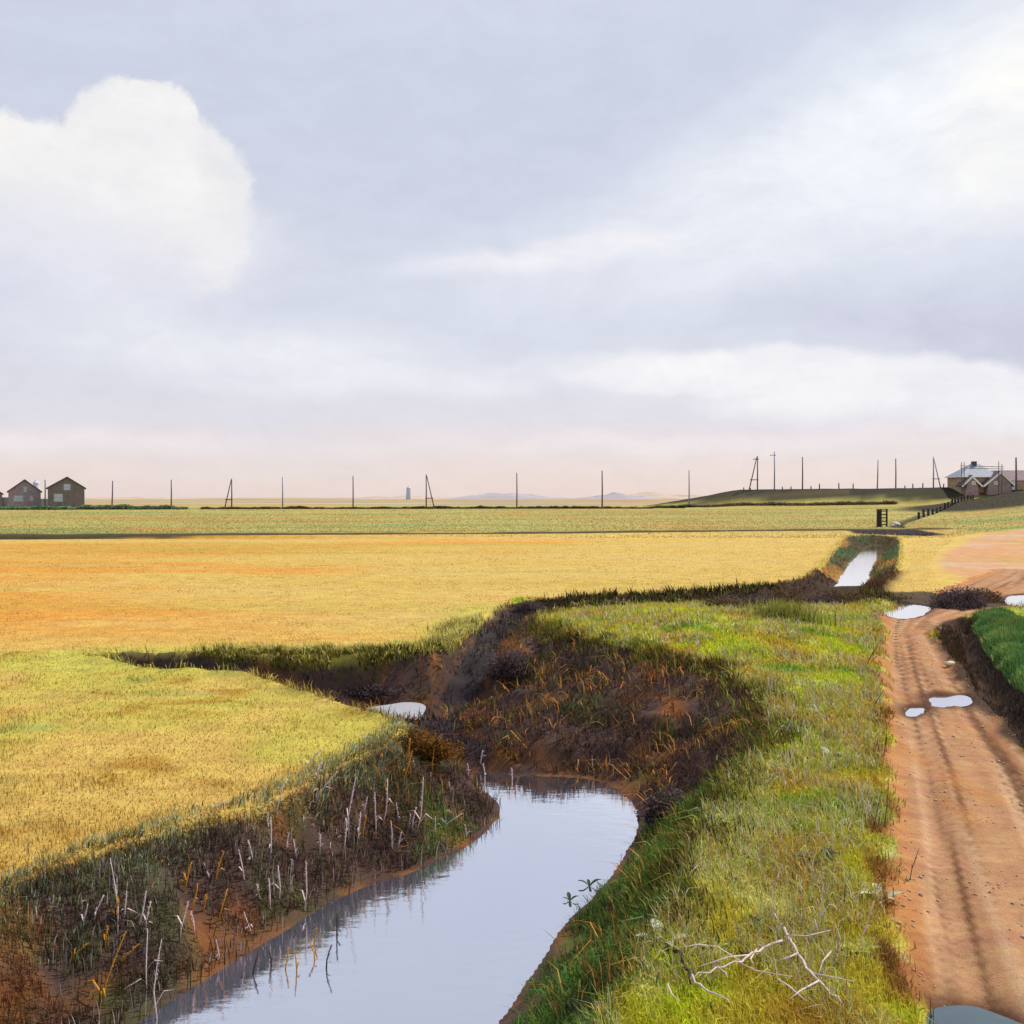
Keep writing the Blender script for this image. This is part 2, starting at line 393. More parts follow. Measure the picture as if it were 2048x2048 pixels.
def lateral(x, y):
    ya = [p[1] for p in TRACK_L]; xl = np.interp(y, ya, [p[0] for p in TRACK_L]); xr = np.interp(y, [p[1] for p in TRACK_R[::-1]], [p[0] for p in TRACK_R[::-1]])
    return (x - xl) / np.maximum(xr - xl, .3)
def track_edge(x, y):
    return sdist(TRACK, x, y) + .42 * fbm(x / .55, y / .55, 381, 4) * (.55 + .45 * sm((y - 9) / 12)) + .02
def ground_colour(x, y):
    """base colour of what covers the ground, per place"""
    n = x.size
    c = np.zeros((n, 3))
    A = lambda *v: np.array(alb(v))
    def bl(c, k, col):
        return c * (1 - k[:, None]) + np.asarray(col) * k[:, None]
    st = fbm(x / 24, y / 9, 101, 5); st2 = fbm(x / 14, y / 3, 111, 5); pa = fbm(x / 3.5, y / 3.5, 121, 4); fine = fbm(x / .5, y / .5, 131, 3)
    ang = x / np.maximum(y, 1)
    c[:] = A(230, 194, 104)
    # golden meadow, deep orange to the west
    c = bl(c, sm(.5 + 2.1 * st + .7 * st2 - 2.2 * (ang + .26)) * sm((y - 28) / 8), A(238, 172, 78))
    c = bl(c, sm(.1 + 2.0 * st2 + .8 * (ang + .1)) * .6, A(230, 202, 122))
    c = bl(c, sm(-.25 + 2.2 * fbm(x / 30, y / 4, 141, 4)) * .45 * sm((y - 30) / 10), A(190, 178, 84))
    # far field beyond the drain
    fz = sm((y - 108 - .1 * x) / 6)
    fc = np.zeros((n, 3)); fc[:] = A(200, 188, 112)
    fc = bl(fc, sm(.35 + 2.2 * fbm(x / 30, y / 7, 151, 4)), A(168, 176, 106))
    fc = bl(fc, sm(.05 + 2.0 * fbm(x / 22, y / 6, 161, 4)) * .8, A(214, 168, 94))
    c = c * (1 - fz[:, None]) + fc * fz[:, None]
    c = bl(c, sm((y - 108 - .1 * x) / 6) * sm(-.1 + 2.4 * fbm(x / 9, y / 4, 165, 5)) * .5, A(206, 154, 80))
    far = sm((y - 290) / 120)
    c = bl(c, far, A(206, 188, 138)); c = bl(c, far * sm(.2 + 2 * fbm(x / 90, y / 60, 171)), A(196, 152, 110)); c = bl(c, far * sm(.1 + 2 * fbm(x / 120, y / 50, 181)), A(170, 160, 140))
    # near meadow west of the creek
    k = ((x < -1.0) & (y < 29)).astype(float)
    c = bl(c, k * sm(.25 + 1.9 * pa + (y - 18) / 9) * .8, A(212, 200, 90))
    c = bl(c, k * sm(-.35 + 2.3 * fbm(x / 1.6, y / 1.2, 191, 4)) * .7, A(188, 138, 50))
    c = bl(c, k * sm(-.5 + 2.3 * fbm(x / 2.3, y / 1.6, 201, 4)) * .6, A(142, 168, 92))
    # bright fringe along the northern lip
    dL = np.full(n, 50.); dB = np.full(n, 50.)
    q = (y < 125) & (x > -20) & (x < 55)
    dL[q] = sdist(LIP, x[q], y[q]); dB[q] = sdist(WATER, x[q], y[q])
    k = np.exp(-((dL - .7) / 1.2) ** 2) * (y > 25) * (y < 42) * (x < 0)
    c = bl(c, np.clip(k * (.7 + fine), 0, 1), A(214, 206, 96))
    # east bank: lime, ochre and green mixed
    tb = sdist(TRACK, x, y) if True else None
    eb = ((dL > 0) & (x > 0) & (y < 43)).astype(float)
    ec = np.zeros((n, 3)); ec[:] = A(206, 196, 84)
    ec = bl(ec, sm(.3 + 2.4 * fbm(x / 1.2, y / 1.2, 211, 4)) , A(198, 214, 66))
    ec = bl(ec, sm(0.0 + 2.6 * fbm(x / .9, y / 1.4, 221, 4)) * .8, A(206, 160, 78))
    ec = bl(ec, sm(-.3 + 2.6 * fbm(x / 1.7, y / 1.7, 231, 4)) * .9, A(122, 168, 76))
    ec = bl(ec, sm(-.4 + 3 * fbm(x / .6, y / .8, 241, 4)) * .7, A(222, 226, 160))
    c = bl(c, eb, ec)
    # banks: dark peat, brown and rusty patches
    bank = sm((-dL + .12) / .25) * (y < 125)
    bc = np.zeros((n, 3)); bc[:] = np.array(lin((84, 66, 60))) * .9
    bc = bl(bc, sm(-.15 + 2.2 * fbm(x / .9, y / .9, 251, 4)) * (.8), np.array(lin((136, 88, 48))) * .9)
    bc = bl(bc, sm(-.2 + 2.4 * fbm(x / .8, y / .8, 261, 4)) * .7, np.array(lin((70, 74, 42))) * .9)
    # the grassy flank south-east of the pool
    gs = sm((17.2 - y) / 2.5) * (x > -3 + .1 * y) * sm(dB / .5)
    bc = bl(bc, gs * sm(.55 + 1.8 * fbm(x / .7, y / .7, 271, 4)), np.array(lin((78, 112, 50))))
    bc = bl(bc, gs * sm(-.2 + 2 * fbm(x / .5, y / .5, 275, 4)), np.array(lin((120, 136, 56))))
    wb = (y < 19.8) * (x < -.2 - .45 * (15 - y)) * 1.0
    bc = bl(bc, wb * sm(-.05 + 2.0 * fbm(x / .8, y / .8, 276, 4)) * .55, np.array(lin((80, 92, 60))))
    wet = np.exp(-(np.maximum(dB, 0) / .12) ** 2)
    bc = bl(bc, wet * sm(.2 + 3 * fbm(x / .6, y / .6, 281, 3)) , np.array(lin((136, 94, 66))) * .7)
    mudk = sm((y - 20.3) / .5) * (1 - sm((y - 57) / 3)) * sm((.1 - dB) / .1)
    mc = np.zeros((n, 3)); mc[:] = np.array(lin((66, 56, 58))) * .8; mc = bl(mc, sm(-.3 + 2.4 * fbm(x / .7, y / .7, 285, 4)), np.array(lin((110, 74, 44))) * .8)
    mc = bl(mc, .25 * sm((y - 28) / 2) * (x < 2.0) * sm(.75 + 1.6 * fbm(x / .6, y / 1.6, 289, 3)), np.array(lin((92, 104, 92))) * .6)
    bc = bl(bc, mudk, mc)
    uc = np.zeros((n, 3)); uc[:] = np.array(lin((78, 72, 52))) * .9
    uc = bl(uc, sm(.3 + 2.6 * fbm((x - .45 * y) / 2.2, y / 12, 286, 3)), np.array(lin((80, 104, 70))) * .7); uc = bl(uc, .8 * sm(.05 + 2.6 * fbm((x - .45 * y) / 1.6, y / 9, 287, 3)), A(206, 150, 84) * .8)
    bc = bl(bc, sm((y - 55) / 4), uc)
    c = bl(c, bank, bc)
    jd = ((x - 44.5) / 5.5) ** 2 + ((y - 114.5) / 5) ** 2
    c = bl(c, sm((1.2 - jd + .7 * fbm(x / 2, y / 2, 288)) / .5), np.array(lin((66, 60, 62))) * .8)
    # drain
    q = (y > 85) & (y < 200); kk = np.zeros(n); k2 = np.zeros(n)
    if q.any():
        d, _ = pdist(CROSS, x[q], y[q]); kk[q] = 1 - sm((d - 2.3 - .9 * fbm(x[q] / 7, y[q] / 4, 291)) / .8)
        d2, _ = pdist(SIDE, x[q], y[q]); kk[q] = np.maximum(kk[q], 1 - sm((d2 - .7) / .6))
    c = bl(c, kk, np.array(lin((88, 82, 58))) * .8)
    # hedge-toe line and embankment
    d, par = pdist(RIDGE, x, y)
    q = (d < 24) & (x > 34)
    ridge = np.where(q, 1 - sm((d - 17) / 5), 0)
    rc = np.zeros((n, 3)); rc[:] = A(186, 176, 96)
    rc = bl(rc, sm((16 - d + 6 * fbm(x / 14, y / 6, 301)) / 4), np.array(lin((96, 94, 68))) * .42)
    rc = bl(rc, sm((9 - d + 5 * fbm(x / 12, y / 5, 311)) / 3), np.array(lin((84, 76, 72))) * .42)
    c = bl(c, ridge * (par < 5), rc)
    toe = np.exp(-((y - 246 - .02 * x) / 3.2) ** 2) * (x < 85)
    c = bl(c, toe * .9, np.array(lin((92, 84, 58))) * .8)
    # dark slope of the mound at right
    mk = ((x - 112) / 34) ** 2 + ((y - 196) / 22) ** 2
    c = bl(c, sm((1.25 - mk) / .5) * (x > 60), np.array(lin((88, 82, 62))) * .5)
    # sandy ground
    sk = sdist(SAND, x, y) + 2.0 * fbm(x / 5, y / 5, 321)
    sand = np.zeros((n, 3)); sand[:] = A(226, 172, 124)
    sand = bl(sand, sm(.2 + 2 * fbm(x / 8, y / 5, 331)), A(222, 190, 158)); sand = bl(sand, sm(-.3 + 2.2 * fbm(x / 5, y / 4, 341)) * .8, A(206, 176, 92))
    c = bl(c, sm(-sk / 1.5), sand)
    # tracks
    lt = lateral(x, y)
    earth = np.zeros((n, 3)); earth[:] = A(208, 158, 116)
    earth = bl(earth, sm(.1 + 2.2 * fbm(lt / .16, y / 9, 351, 4)), A(186, 130, 92)); earth = bl(earth, sm(-.1 + 2.6 * fbm(lt / .05, y / 7, 361, 4)) * .8, A(226, 184, 142))
    earth = bl(earth, sm(-.35 + 2.8 * fbm(lt / .045, y / 8, 371, 4)) * .9, A(120, 82, 56)); earth = bl(earth, sm(-.2 + 2.4 * fbm(lt / .3, y / 12, 374, 3)) * sm((lt - .25) / .2) * .6, A(150, 104, 74))
    earth = bl(earth, sm((.2 - lt) / .15) * .7, A(214, 146, 84)); earth = bl(earth, sm(-.2 + 2.4 * fbm(x / .6, y / 2.2, 372, 4)) * .5, A(208, 142, 80))
    earth = bl(earth, sm((y - 24) / 6) * sm(.3 + 2 * fbm(x / 1.5, y / 3, 373)) * sm((lt - .4) / .3) * .7, A(142, 98, 66))
    e2 = track_edge(x, y); pdd = np.full(n, 9.)
    for pp in PUDDLES:
        kq = (abs(x - pp[0][0]) < 3) & (abs(y - pp[0][1]) < 5)
        if kq.any(): pdd[kq] = np.minimum(pdd[kq], sdist(pp, x[kq], y[kq]))
    wetm = np.exp(-(np.maximum(pdd + .1 * fbm(x / .2, y / .3, 385), 0) / .3) ** 2); earth = bl(earth, wetm * .95, np.array(lin((88, 60, 46))))
    c = bl(c, sm((.34 - e2) / .2) * (x > 0) * (y < 44) * sm(.55 + 1.5 * fbm(x / .4, y / .7, 386)), np.array(lin((150, 98, 56))))
    c = bl(c, sm(-e2 / .1), earth * .92)
    t2 = sdist(TRACK2, x, y) + .2 * fbm(x / .8, y / .8, 391); c = bl(c, sm(-t2 / .2), A(228, 172, 128))
    q = (x > 0) & (y < 45); g = np.zeros(n)
    if q.any():
        d, _ = pdist(GULLY, x[q], y[q]); g[q] = 1 - sm((d - .62 - .25 * fbm(x[q] / .8, y[q] / .8, 401)) / .3)
    c = bl(c, g, np.array(lin((76, 58, 46))) * .8)
    gg = sdist(GREENSTRIP, x, y); c = bl(c, 1 - sm((gg + .2 + .3 * fbm(x, y, 411)) / .4), np.array(lin((92, 140, 78))) * .8)
    # dark trampled peat where track meets the ditch
    pk = ((x - 19.5) / 3.4) ** 2 + ((y - 43.6) / 3.2) ** 2
    c = bl(c, sm((1.2 - pk + .6 * fbm(x / 1.5, y / 1.5, 421)) / .5) * .9, np.array(lin((66, 56, 52))) * .8)
    dk = np.exp(-(np.maximum(dL, 0) / .5) ** 2) * (y > 37) * (y < 60) * (x > 1)
    c = bl(c, dk, np.array(lin((72, 58, 46))) * .8)
    c *= (1 + .16 * fine)[:, None]
    return np.clip(c, .004, .85)

def grid_mesh():
    s = np.linspace(-1.35, 1.35, 1101)
    rows = np.concatenate([np.linspace(-60, 5, 40)[:-1], np.geomspace(5 + 6, 140, 900)[:-1] - 6, np.geomspace(140, 9000, 330) - 6])
    Y, S = np.meshgrid(rows, s, indexing='ij')
    wdt = np.where(Y < 0, 14, Y + 14)
    X = S * wdt + 2.0
    Z = np.empty_like(X)
    for i in range(0, len(rows), 100): Z[i:i + 100] = height(X[i:i + 100], Y[i:i + 100])
    nr, nc = X.shape
    v = np.stack([X, Y, Z], -1).reshape(-1, 3)
    idx = np.arange(nr * nc).reshape(nr, nc)
    q = np.stack([idx[:-1, :-1], idx[:-1, 1:], idx[1:, 1:], idx[1:, :-1]], -1).reshape(-1, 4)
    me = bpy.data.meshes.new('ground')
    me.vertices.add(len(v)); me.vertices.foreach_set('co', v.ravel())
    me.loops.add(q.size); me.loops.foreach_set('vertex_index', q.ravel().astype(np.int32))
    me.polygons.add(len(q)); me.polygons.foreach_set('loop_start', np.arange(0, q.size, 4, dtype=np.int32))
    me.polygons.foreach_set('use_smooth', np.ones(len(q), bool))
    me.update(calc_edges=True)
    col = np.empty((len(v), 4)); col[:, 3] = 1
    for i in range(0, len(v), 200000):
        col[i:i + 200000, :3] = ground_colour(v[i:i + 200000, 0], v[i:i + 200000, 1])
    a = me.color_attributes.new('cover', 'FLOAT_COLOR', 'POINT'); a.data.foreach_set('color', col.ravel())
    return me
def ground_material():
    m = bpy.data.materials.new('ground_cover'); m.use_nodes = True
    n = m.node_tree.nodes; l = m.node_tree.links; b = n['Principled BSDF']
    at = n.new('ShaderNodeAttribute'); at.attribute_name = 'cover'
    t = n.new('ShaderNodeTexCoord')
    def nz(sc, st, det=5):
        mp = n.new('ShaderNodeMapping'); mp.inputs['Scale'].default_value = st; l.new(t.outputs['Object'], mp.inputs[0])
        q = n.new('ShaderNodeTexNoise'); q.inputs['Scale'].default_value = sc; q.inputs['Detail'].default_value = det; q.inputs['Roughness'].default_value = .7; l.new(mp.outputs[0], q.inputs['Vector']); return q
    a = nz(9, (1, 1, 1)); c = nz(1.2, (.6, 2.2, 1)); d = nz(45, (1, 1, 1), 3)
    def mr(s, lo, hi):
        r = n.new('ShaderNodeMapRange'); r.inputs[1].default_value = .3; r.inputs[2].default_value = .7; r.inputs[3].default_value = lo; r.inputs[4].default_value = hi; l.new(s, r.inputs[0]); return r.outputs[0]
    def mul(p, q):
        k = n.new('ShaderNodeMath'); k.operation = 'MULTIPLY'; l.new(p, k.inputs[0]); l.new(q, k.inputs[1]); return k.outputs[0]
    f = mul(mul(mr(a.outputs[0], .86, 1.14), mr(c.outputs[0], .9, 1.1)), mr(d.outputs[0], .84, 1.16))
    v = n.new('ShaderNodeVectorMath'); v.operation = 'SCALE'; l.new(at.outputs['Color'], v.inputs[0]); l.new(f, v.inputs['Scale'])
    # slight hue wander
    h = n.new('ShaderNodeHueSaturation'); l.new(v.outputs[0], h.inputs['Color']); l.new(mr(c.outputs[0], .485, .515), h.inputs['Hue']); h.inputs['Saturation'].default_value = 1.0
    l.new(h.outputs[0], b.inputs['Base Color']); b.inputs['Roughness'].default_value = .95; b.inputs['Specular IOR Level'].default_value = .08
    bu = n.new('ShaderNodeBump'); bu.inputs['Strength'].default_value = .55; bu.inputs['Distance'].default_value = .04
    ad = n.new('ShaderNodeMath'); l.new(a.outputs[0], ad.inputs[0]); l.new(d.outputs[0], ad.inputs[1]); l.new(ad.outputs[0], bu.inputs['Height']); l.new(bu.outputs[0], b.inputs['Normal'])
    return m
ground = link_mesh('ground', grid_mesh(), ground_material()); tag(ground, kind='structure')

# ------------------------------------------------------------------ water
def water_mat(name, deep, ripple, lo=.72, hi=.97):
    m = bpy.data.materials.new(name); m.use_nodes = True
    n = m.node_tree.nodes; l = m.node_tree.links; n.remove(n['Principled BSDF']); o = n['Material Output']
    g = n.new('ShaderNodeBsdfGlossy'); g.inputs['Roughness'].default_value = .045; g.inputs['Color'].default_value = (.96, .97, 1, 1)
    d = n.new('ShaderNodeBsdfDiffuse'); d.inputs['Color'].default_value = (*deep, 1)
    lw = n.new('ShaderNodeLayerWeight'); lw.inputs[0].default_value = .5
    mr = n.new('ShaderNodeMapRange'); mr.inputs[1].default_value = .3; mr.inputs[2].default_value = .78; mr.inputs[3].default_value = lo; mr.inputs[4].default_value = hi; l.new(lw.outputs['Facing'], mr.inputs[0])
    mx = n.new('ShaderNodeMixShader'); l.new(mr.outputs[0], mx.inputs[0]); l.new(d.outputs[0], mx.inputs[1]); l.new(g.outputs[0], mx.inputs[2]); l.new(mx.outputs[0], o.inputs[0])
    t = n.new('ShaderNodeTexCoord'); mp = n.new('ShaderNodeMapping'); mp.inputs['Scale'].default_value = (1, 2.2, 1); l.new(t.outputs['Object'], mp.inputs[0])
    q = n.new('ShaderNodeTexNoise'); q.inputs['Scale'].default_value = 2.2; q.inputs['Detail'].default_value = 4; l.new(mp.outputs[0], q.inputs['Vector'])
    bu = n.new('ShaderNodeBump'); bu.inputs['Strength'].default_value = ripple; bu.inputs['Distance'].default_value = .05; l.new(q.outputs[0], bu.inputs['Height'])
    l.new(bu.outputs[0], g.inputs['Normal'])
    return m
M_water = water_mat('creek_water', lin((104, 112, 134)), .10, .42, 1.0)
M_puddle = water_mat('puddle_water', lin((150, 138, 124)), .04, .6, .9)
M_pudteal = water_mat('puddle_teal', lin((34, 62, 64)), .05, .10, .3)
def grow(poly, d):                 # push outwards a little so the sheet runs under the banks
    P = np.array(poly); out = []
    ar = sum(a[0] * b[1] - b[0] * a[1] for a, b in zip(poly, poly[1:] + poly[:1])); s = 1 if ar > 0 else -1
    for i in range(len(P)):
        e = P[(i + 1) % len(P)] - P[i - 1]; n_ = np.array([e[1], -e[0]]) * s; n_ /= np.linalg.norm(n_) + 1e-9
        out.append(tuple(P[i] + n_ * d))
    return out
def sheet(name, poly, z, m):
    bm = bmesh.new(); f = bm.faces.new([bm.verts.new((x, y, z)) for x, y in poly]); bmesh.ops.triangulate(bm, faces=[f])
    if f.is_valid and f.normal.z < 0: pass
    for ff in bm.faces:
        ff.normal_update()
        if ff.normal.z < 0: ff.normal_flip()
    me = bpy.data.meshes.new(name); bm.to_mesh(me); bm.free()
    return link_mesh(name, me, m)
bm = bmesh.new()
def water_grid(x0, x1, y0, y1):
    vs = [bm.verts.new(p) for p in ((x0, y0, ZW), (x1, y0, ZW), (x1, y1, ZW), (x0, y1, ZW))]; bm.faces.new(vs)
water_grid(-20, 5, -30, 30)
me = bpy.data.meshes.new('creek_water'); bm.to_mesh(me); bm.free()
o = link_mesh('creek_water', me, M_water); tag(o, kind='structure')
o = sheet('side_pool', grow(SIDEPOOL, .1), SPZ, water_mat('sky_toned_water', lin((214, 218, 228)), .03, .3, .5)); tag(o, kind='structure')  # pale diffuse colour stands in for bright sky reflected on the pool
o = sheet('channel_water', [(16, 52), (24, 52), (45, 112), (34, 112)], ZW + .5, M_water); tag(o, kind='structure')
for i, pp in enumerate(PUDDLES):
    o = sheet('puddle', grow(pp, .03), -.085, M_pudteal if i == 4 else M_puddle); tag(o, kind='structure')

# ------------------------------------------------------------------ grass and ground cover
def blade_mat(name, trans=.36, rough=.8):
    m = bpy.data.materials.new(name); m.use_nodes = True
    n = m.node_tree.nodes; l = m.node_tree.links; n.remove(n['Principled BSDF']); o = n['Material Output']
    at = n.new('ShaderNodeAttribute'); at.attribute_name = 'tint'
    d = n.new('ShaderNodeBsdfDiffuse'); t = n.new('ShaderNodeBsdfTranslucent'); mx = n.new('ShaderNodeMixShader'); mx.inputs[0].default_value = trans
    ge = n.new('ShaderNodeNewGeometry'); va = n.new('ShaderNodeVectorMath'); va.operation = 'MULTIPLY_ADD'; l.new(ge.outputs['Normal'], va.inputs[0]); va.inputs[1].default_value = (.45,) * 3; va.inputs[2].default_value = (0, 0, .9)
    vn = n.new('ShaderNodeVectorMath'); vn.operation = 'NORMALIZE'; l.new(va.outputs[0], vn.inputs[0]); l.new(vn.outputs[0], d.inputs['Normal'])
    l.new(at.outputs['Color'], d.inputs[0]); l.new(at.outputs['Color'], t.inputs[0]); l.new(d.outputs[0], mx.inputs[1]); l.new(t.outputs[0], mx.inputs[2]); l.new(mx.outputs[0], o.inputs[0])
    return m
M_blade = blade_mat('grass_blades')
def blades(name, x, y, h, w, col, lean=.35, wind=(-.15, 0), z=None, m=None):
    n = len(x)
    if z is None: z = height(x, y)
    a = rng.uniform(0, 2 * np.pi, n); la = rng.uniform(0, 2 * np.pi, n); lm = np.abs(rng.normal(0, lean, n))
    lx = np.cos(la) * lm + wind[0]; ly = np.sin(la) * lm + wind[1]
    wx = np.cos(a) * w / 2; wy = np.sin(a) * w / 2
    V = np.empty((n, 5, 3))
    V[:, 0] = np.stack([x - wx, y - wy, z - .02], -1); V[:, 1] = np.stack([x + wx, y + wy, z - .02], -1)
    mx_, my_, mz = x + lx * h * .35, y + ly * h * .35, z + h * .55
    V[:, 2] = np.stack([mx_ + wx * .8, my_ + wy * .8, mz], -1); V[:, 3] = np.stack([mx_ - wx * .8, my_ - wy * .8, mz], -1)
    V[:, 4] = np.stack([x + lx * h, y + ly * h, z + h * np.sqrt(np.clip(1 - .5 * lm ** 2, .15, 1))], -1)
    b = np.arange(n)[:, None] * 5
    q = (b + np.array([0, 1, 2, 3])); t = (b + np.array([3, 2, 4]))
    loops = np.concatenate([q.ravel(), t.ravel()]).astype(np.int32)
    starts = np.concatenate([np.arange(n) * 4, n * 4 + np.arange(n) * 3]).astype(np.int32)
    me = bpy.data.meshes.new(name); me.vertices.add(n * 5); me.vertices.foreach_set('co', V.ravel())
    me.loops.add(len(loops)); me.loops.foreach_set('vertex_index', loops); me.polygons.add(2 * n); me.polygons.foreach_set('loop_start', starts)
    me.update(calc_edges=True)
    cc = np.ones((n, 5, 4)); cc[:, :, :3] = np.asarray(col)[:, None, :]
    at = me.color_attributes.new('tint', 'FLOAT_COLOR', 'POINT'); at.data.foreach_set('color', np.clip(cc, 0, 1).ravel())
    return link_mesh(name, me, m or M_blade)
def fan(n, y0, y1, smin, smax, power=1.0):
    """points whose density falls with distance (so blades stay about as dense to the eye)"""
    u = rng.uniform(0, 1, n); y = y0 * (y1 / y0) ** (u ** power); s = rng.uniform(smin, smax, n)
    return s * (y + 2), y
def vary(c, k=.22):
    n = len(c); f = 1 + rng.normal(0, k, n)
    c = c * np.clip(f, .45, 1.7)[:, None]; c[:, 0] *= 1 + rng.normal(0, .07, n); return np.clip(c, .004, .85)
def clear(x, y, m=.05):
    return (sdist(LIP, x, y) > m) & (sdist(TRACK, x, y) > -.05 + .25 * rng.uniform(-1, 1, len(x)) * 0) & (sdist(TRACK2, x, y) > 0) & (sdist(SAND, x, y) > 0)
# meadow sward west and north
x, y = fan(330000, 9, 105, -.62, .62)
k = clear(x, y) & ~((x > 1.0) & (y < 43) & (x < 1.6 + .42 * y)); x, y = x[k], y[k]
c = vary(ground_colour(x, y) * 1.12, .06)
sc = np.clip(y / 25, .8, 3.2); lowf = 1 - .55 * sm((y - 22) / 14)
o = blades('meadow_grass', x, y, (rng.uniform(.02, .065, len(x)) + .04 * (vnoise(x * .9, y * .9, 5) > .66)) * (.8 + .2 * sc) * lowf, .012 * sc + .004, c * 1.02, .6)
tag(o, 'short golden and lime meadow grass over the flat fields', 'grass', kind='stuff')
x, y = fan(110000, 105, 236, -.64, .66); k = (pdist(CROSS, x, y)[0] > 3) & (sdist(SAND, x, y) > 1); x, y = x[k], y[k]
o = blades('meadow_grass', x, y, rng.uniform(.04, .11, len(x)), .12 * np.ones(len(x)), vary(ground_colour(x, y) * 1.1, .05), .9); tag(o, 'tan and green grass of the far field beyond the cross drain', 'grass', kind='stuff')
x, y = fan(16000, 50, 112, .2, .45); k = (sdist(LIP, x, y) < .3) & (sdist(WATER, x, y) > .2); x, y = x[k], y[k]
o = blades('channel_sedge', x, y, rng.uniform(.1, .3, len(x)), .06 * np.ones(len(x)), vary(ground_colour(x, y) * np.array([2.4, 1.9, 1.5]), .3), .6); tag(o, 'olive sedge on the steep sides of the straight channel', 'sedge', kind='stuff')
# lush east bank
x, y = fan(330000, 6.5, 44, -.1, .55)
dl = sdist(LIP, x, y)
k = (dl > -.3) & (x > 0) & (track_edge(x, y) > .05 + .2 * rng.uniform(-1, 1, len(x)) ** 3) & (x < 1.3 + .42 * y); x, y = x[k], y[k]
c = vary(ground_colour(x, y) * np.array([1.5, 1.42, 1.0]), .2); red = np.clip((c[:, 0] / np.maximum(c[:, 1], .01) - 1.35), 0, 2)[:, None]; c = c * (1 - .35 * np.minimum(red, 1) * np.array([[1, .3, 0]]))
cl = vnoise(x * 1.1, y * 1.1, 9) * .7 + vnoise(x * 3, y * 3, 10) * .5
o = blades('bank_grass', x, y, rng.uniform(.06, .17, len(x)) * (.45 + cl), rng.uniform(.008, .02, len(x)) * np.clip(y / 14, .8, 2.2), c, .6, (-.12, -.1))
tag(o, 'lush lime, ochre and green grass on the bank between creek and track', 'grass', kind='stuff')
x, y = fan(85000, 6.5, 42, -.1, .52); dl = sdist(LIP, x, y); k = (dl > -.1) & (x > 0) & (sdist(TRACK, x, y) > .02) & (x < .4 * y + 1) & (vnoise(x * 1.4, y * 1.1, 61) > .42); x, y = x[k], y[k]
cs = np.array([alb(q) for q in ((226, 230, 170), (214, 220, 110), (218, 170, 92), (226, 204, 180), (196, 206, 90))])[rng.integers(0, 5, len(x))]
o = blades('dry_grass', x, y, rng.uniform(.14, .34, len(x)), .014 * np.clip(y / 13, .8, 2.2), vary(cs, .15), .7, (-.1, -.1)); tag(o, 'pale and ochre dry blades among the lush grass of the eastern bank', 'grass', kind='stuff')
x, y = fan(26000, 8, 42, -.4, .4); dl = sdist(LIP, x, y); db = sdist(WATER, x, y); k = (dl < .1) & ((y > 16.5) | (rng.uniform(0, 1, len(x)) < .25)) & ((db > .15) | ((y > 20.6) & (y < 27))) & (sdist(SIDEPOOL, x, y) > .3) & (x > -3 + 0 * y) & (vnoise(x * 1.2, y * 1.2, 62) > .45); x, y = x[k], y[k]
cs = np.array([lin(q) for q in ((176, 116, 58), (136, 88, 46), (116, 116, 58), (196, 144, 80))])[rng.integers(0, 4, len(x))]
o = blades('dead_bracken', x, y, rng.uniform(.15, .45, len(x)), .018 * np.clip(y / 15, .8, 2.), vary(cs, .25), 1.1, (-.1, -.2)); tag(o, 'rusty brown dead stems strewn over the dark slope of the headland', 'dead stems', kind='stuff')
x, y = fan(70000, 7, 20.5, -.75, .1); dl = sdist(LIP, x, y); db = sdist(WATER, x, y); k = (dl < .25) & (db > -.05) & (x < -.2 - .45 * (15 - y)) & (vnoise(x * 1.5, y * 1.5, 63) > .18); x, y = x[k], y[k]; db = db[k]; dl = dl[k]; tt = np.clip(db / np.maximum(db - np.minimum(dl, 0), .05) + .22 * (vnoise(x * 2, y * 2, 66) - .5) * 2, 0, 1)
k = rng.uniform(0, 1, len(x)) < .3 + .5 * tt; x, y, tt = x[k], y[k], tt[k]
lowc = np.array([lin(q) for q in ((96, 74, 60), (80, 68, 56), (120, 86, 54), (84, 86, 52), (196, 178, 182))])[rng.choice(5, len(x), p=(.3, .26, .13, .19, .12))]
midc = np.array([lin(q) for q in ((84, 100, 58), (74, 86, 52), (104, 96, 62), (140, 152, 116), (196, 180, 182))])[rng.choice(5, len(x), p=(.26, .2, .18, .24, .12))]
topc = np.array([lin(q) for q in ((196, 208, 180), (172, 186, 144), (200, 190, 110), (140, 150, 104))])[rng.integers(0, 4, len(x))] * 1.15
wa = sm((tt - .3) / .25)[:, None]; wb_ = sm((tt - .8) / .16)[:, None]; cs = (lowc * (1 - wa) + midc * wa) * (1 - wb_) + topc * wb_
o = blades('reed_bed', x, y, rng.uniform(.18, .5, len(x)) * np.clip(.4 + vnoise(x * 2, y * 2, 64), .4, 1.2) * (.85 - .5 * tt), .011 * rng.uniform(.7, 1.4, len(x)), vary(cs, .25), .32, (.05, -.05)); tag(o, 'dense fringe of dark green and brown reed leaves along the western creek bank', 'reeds', kind='stuff')
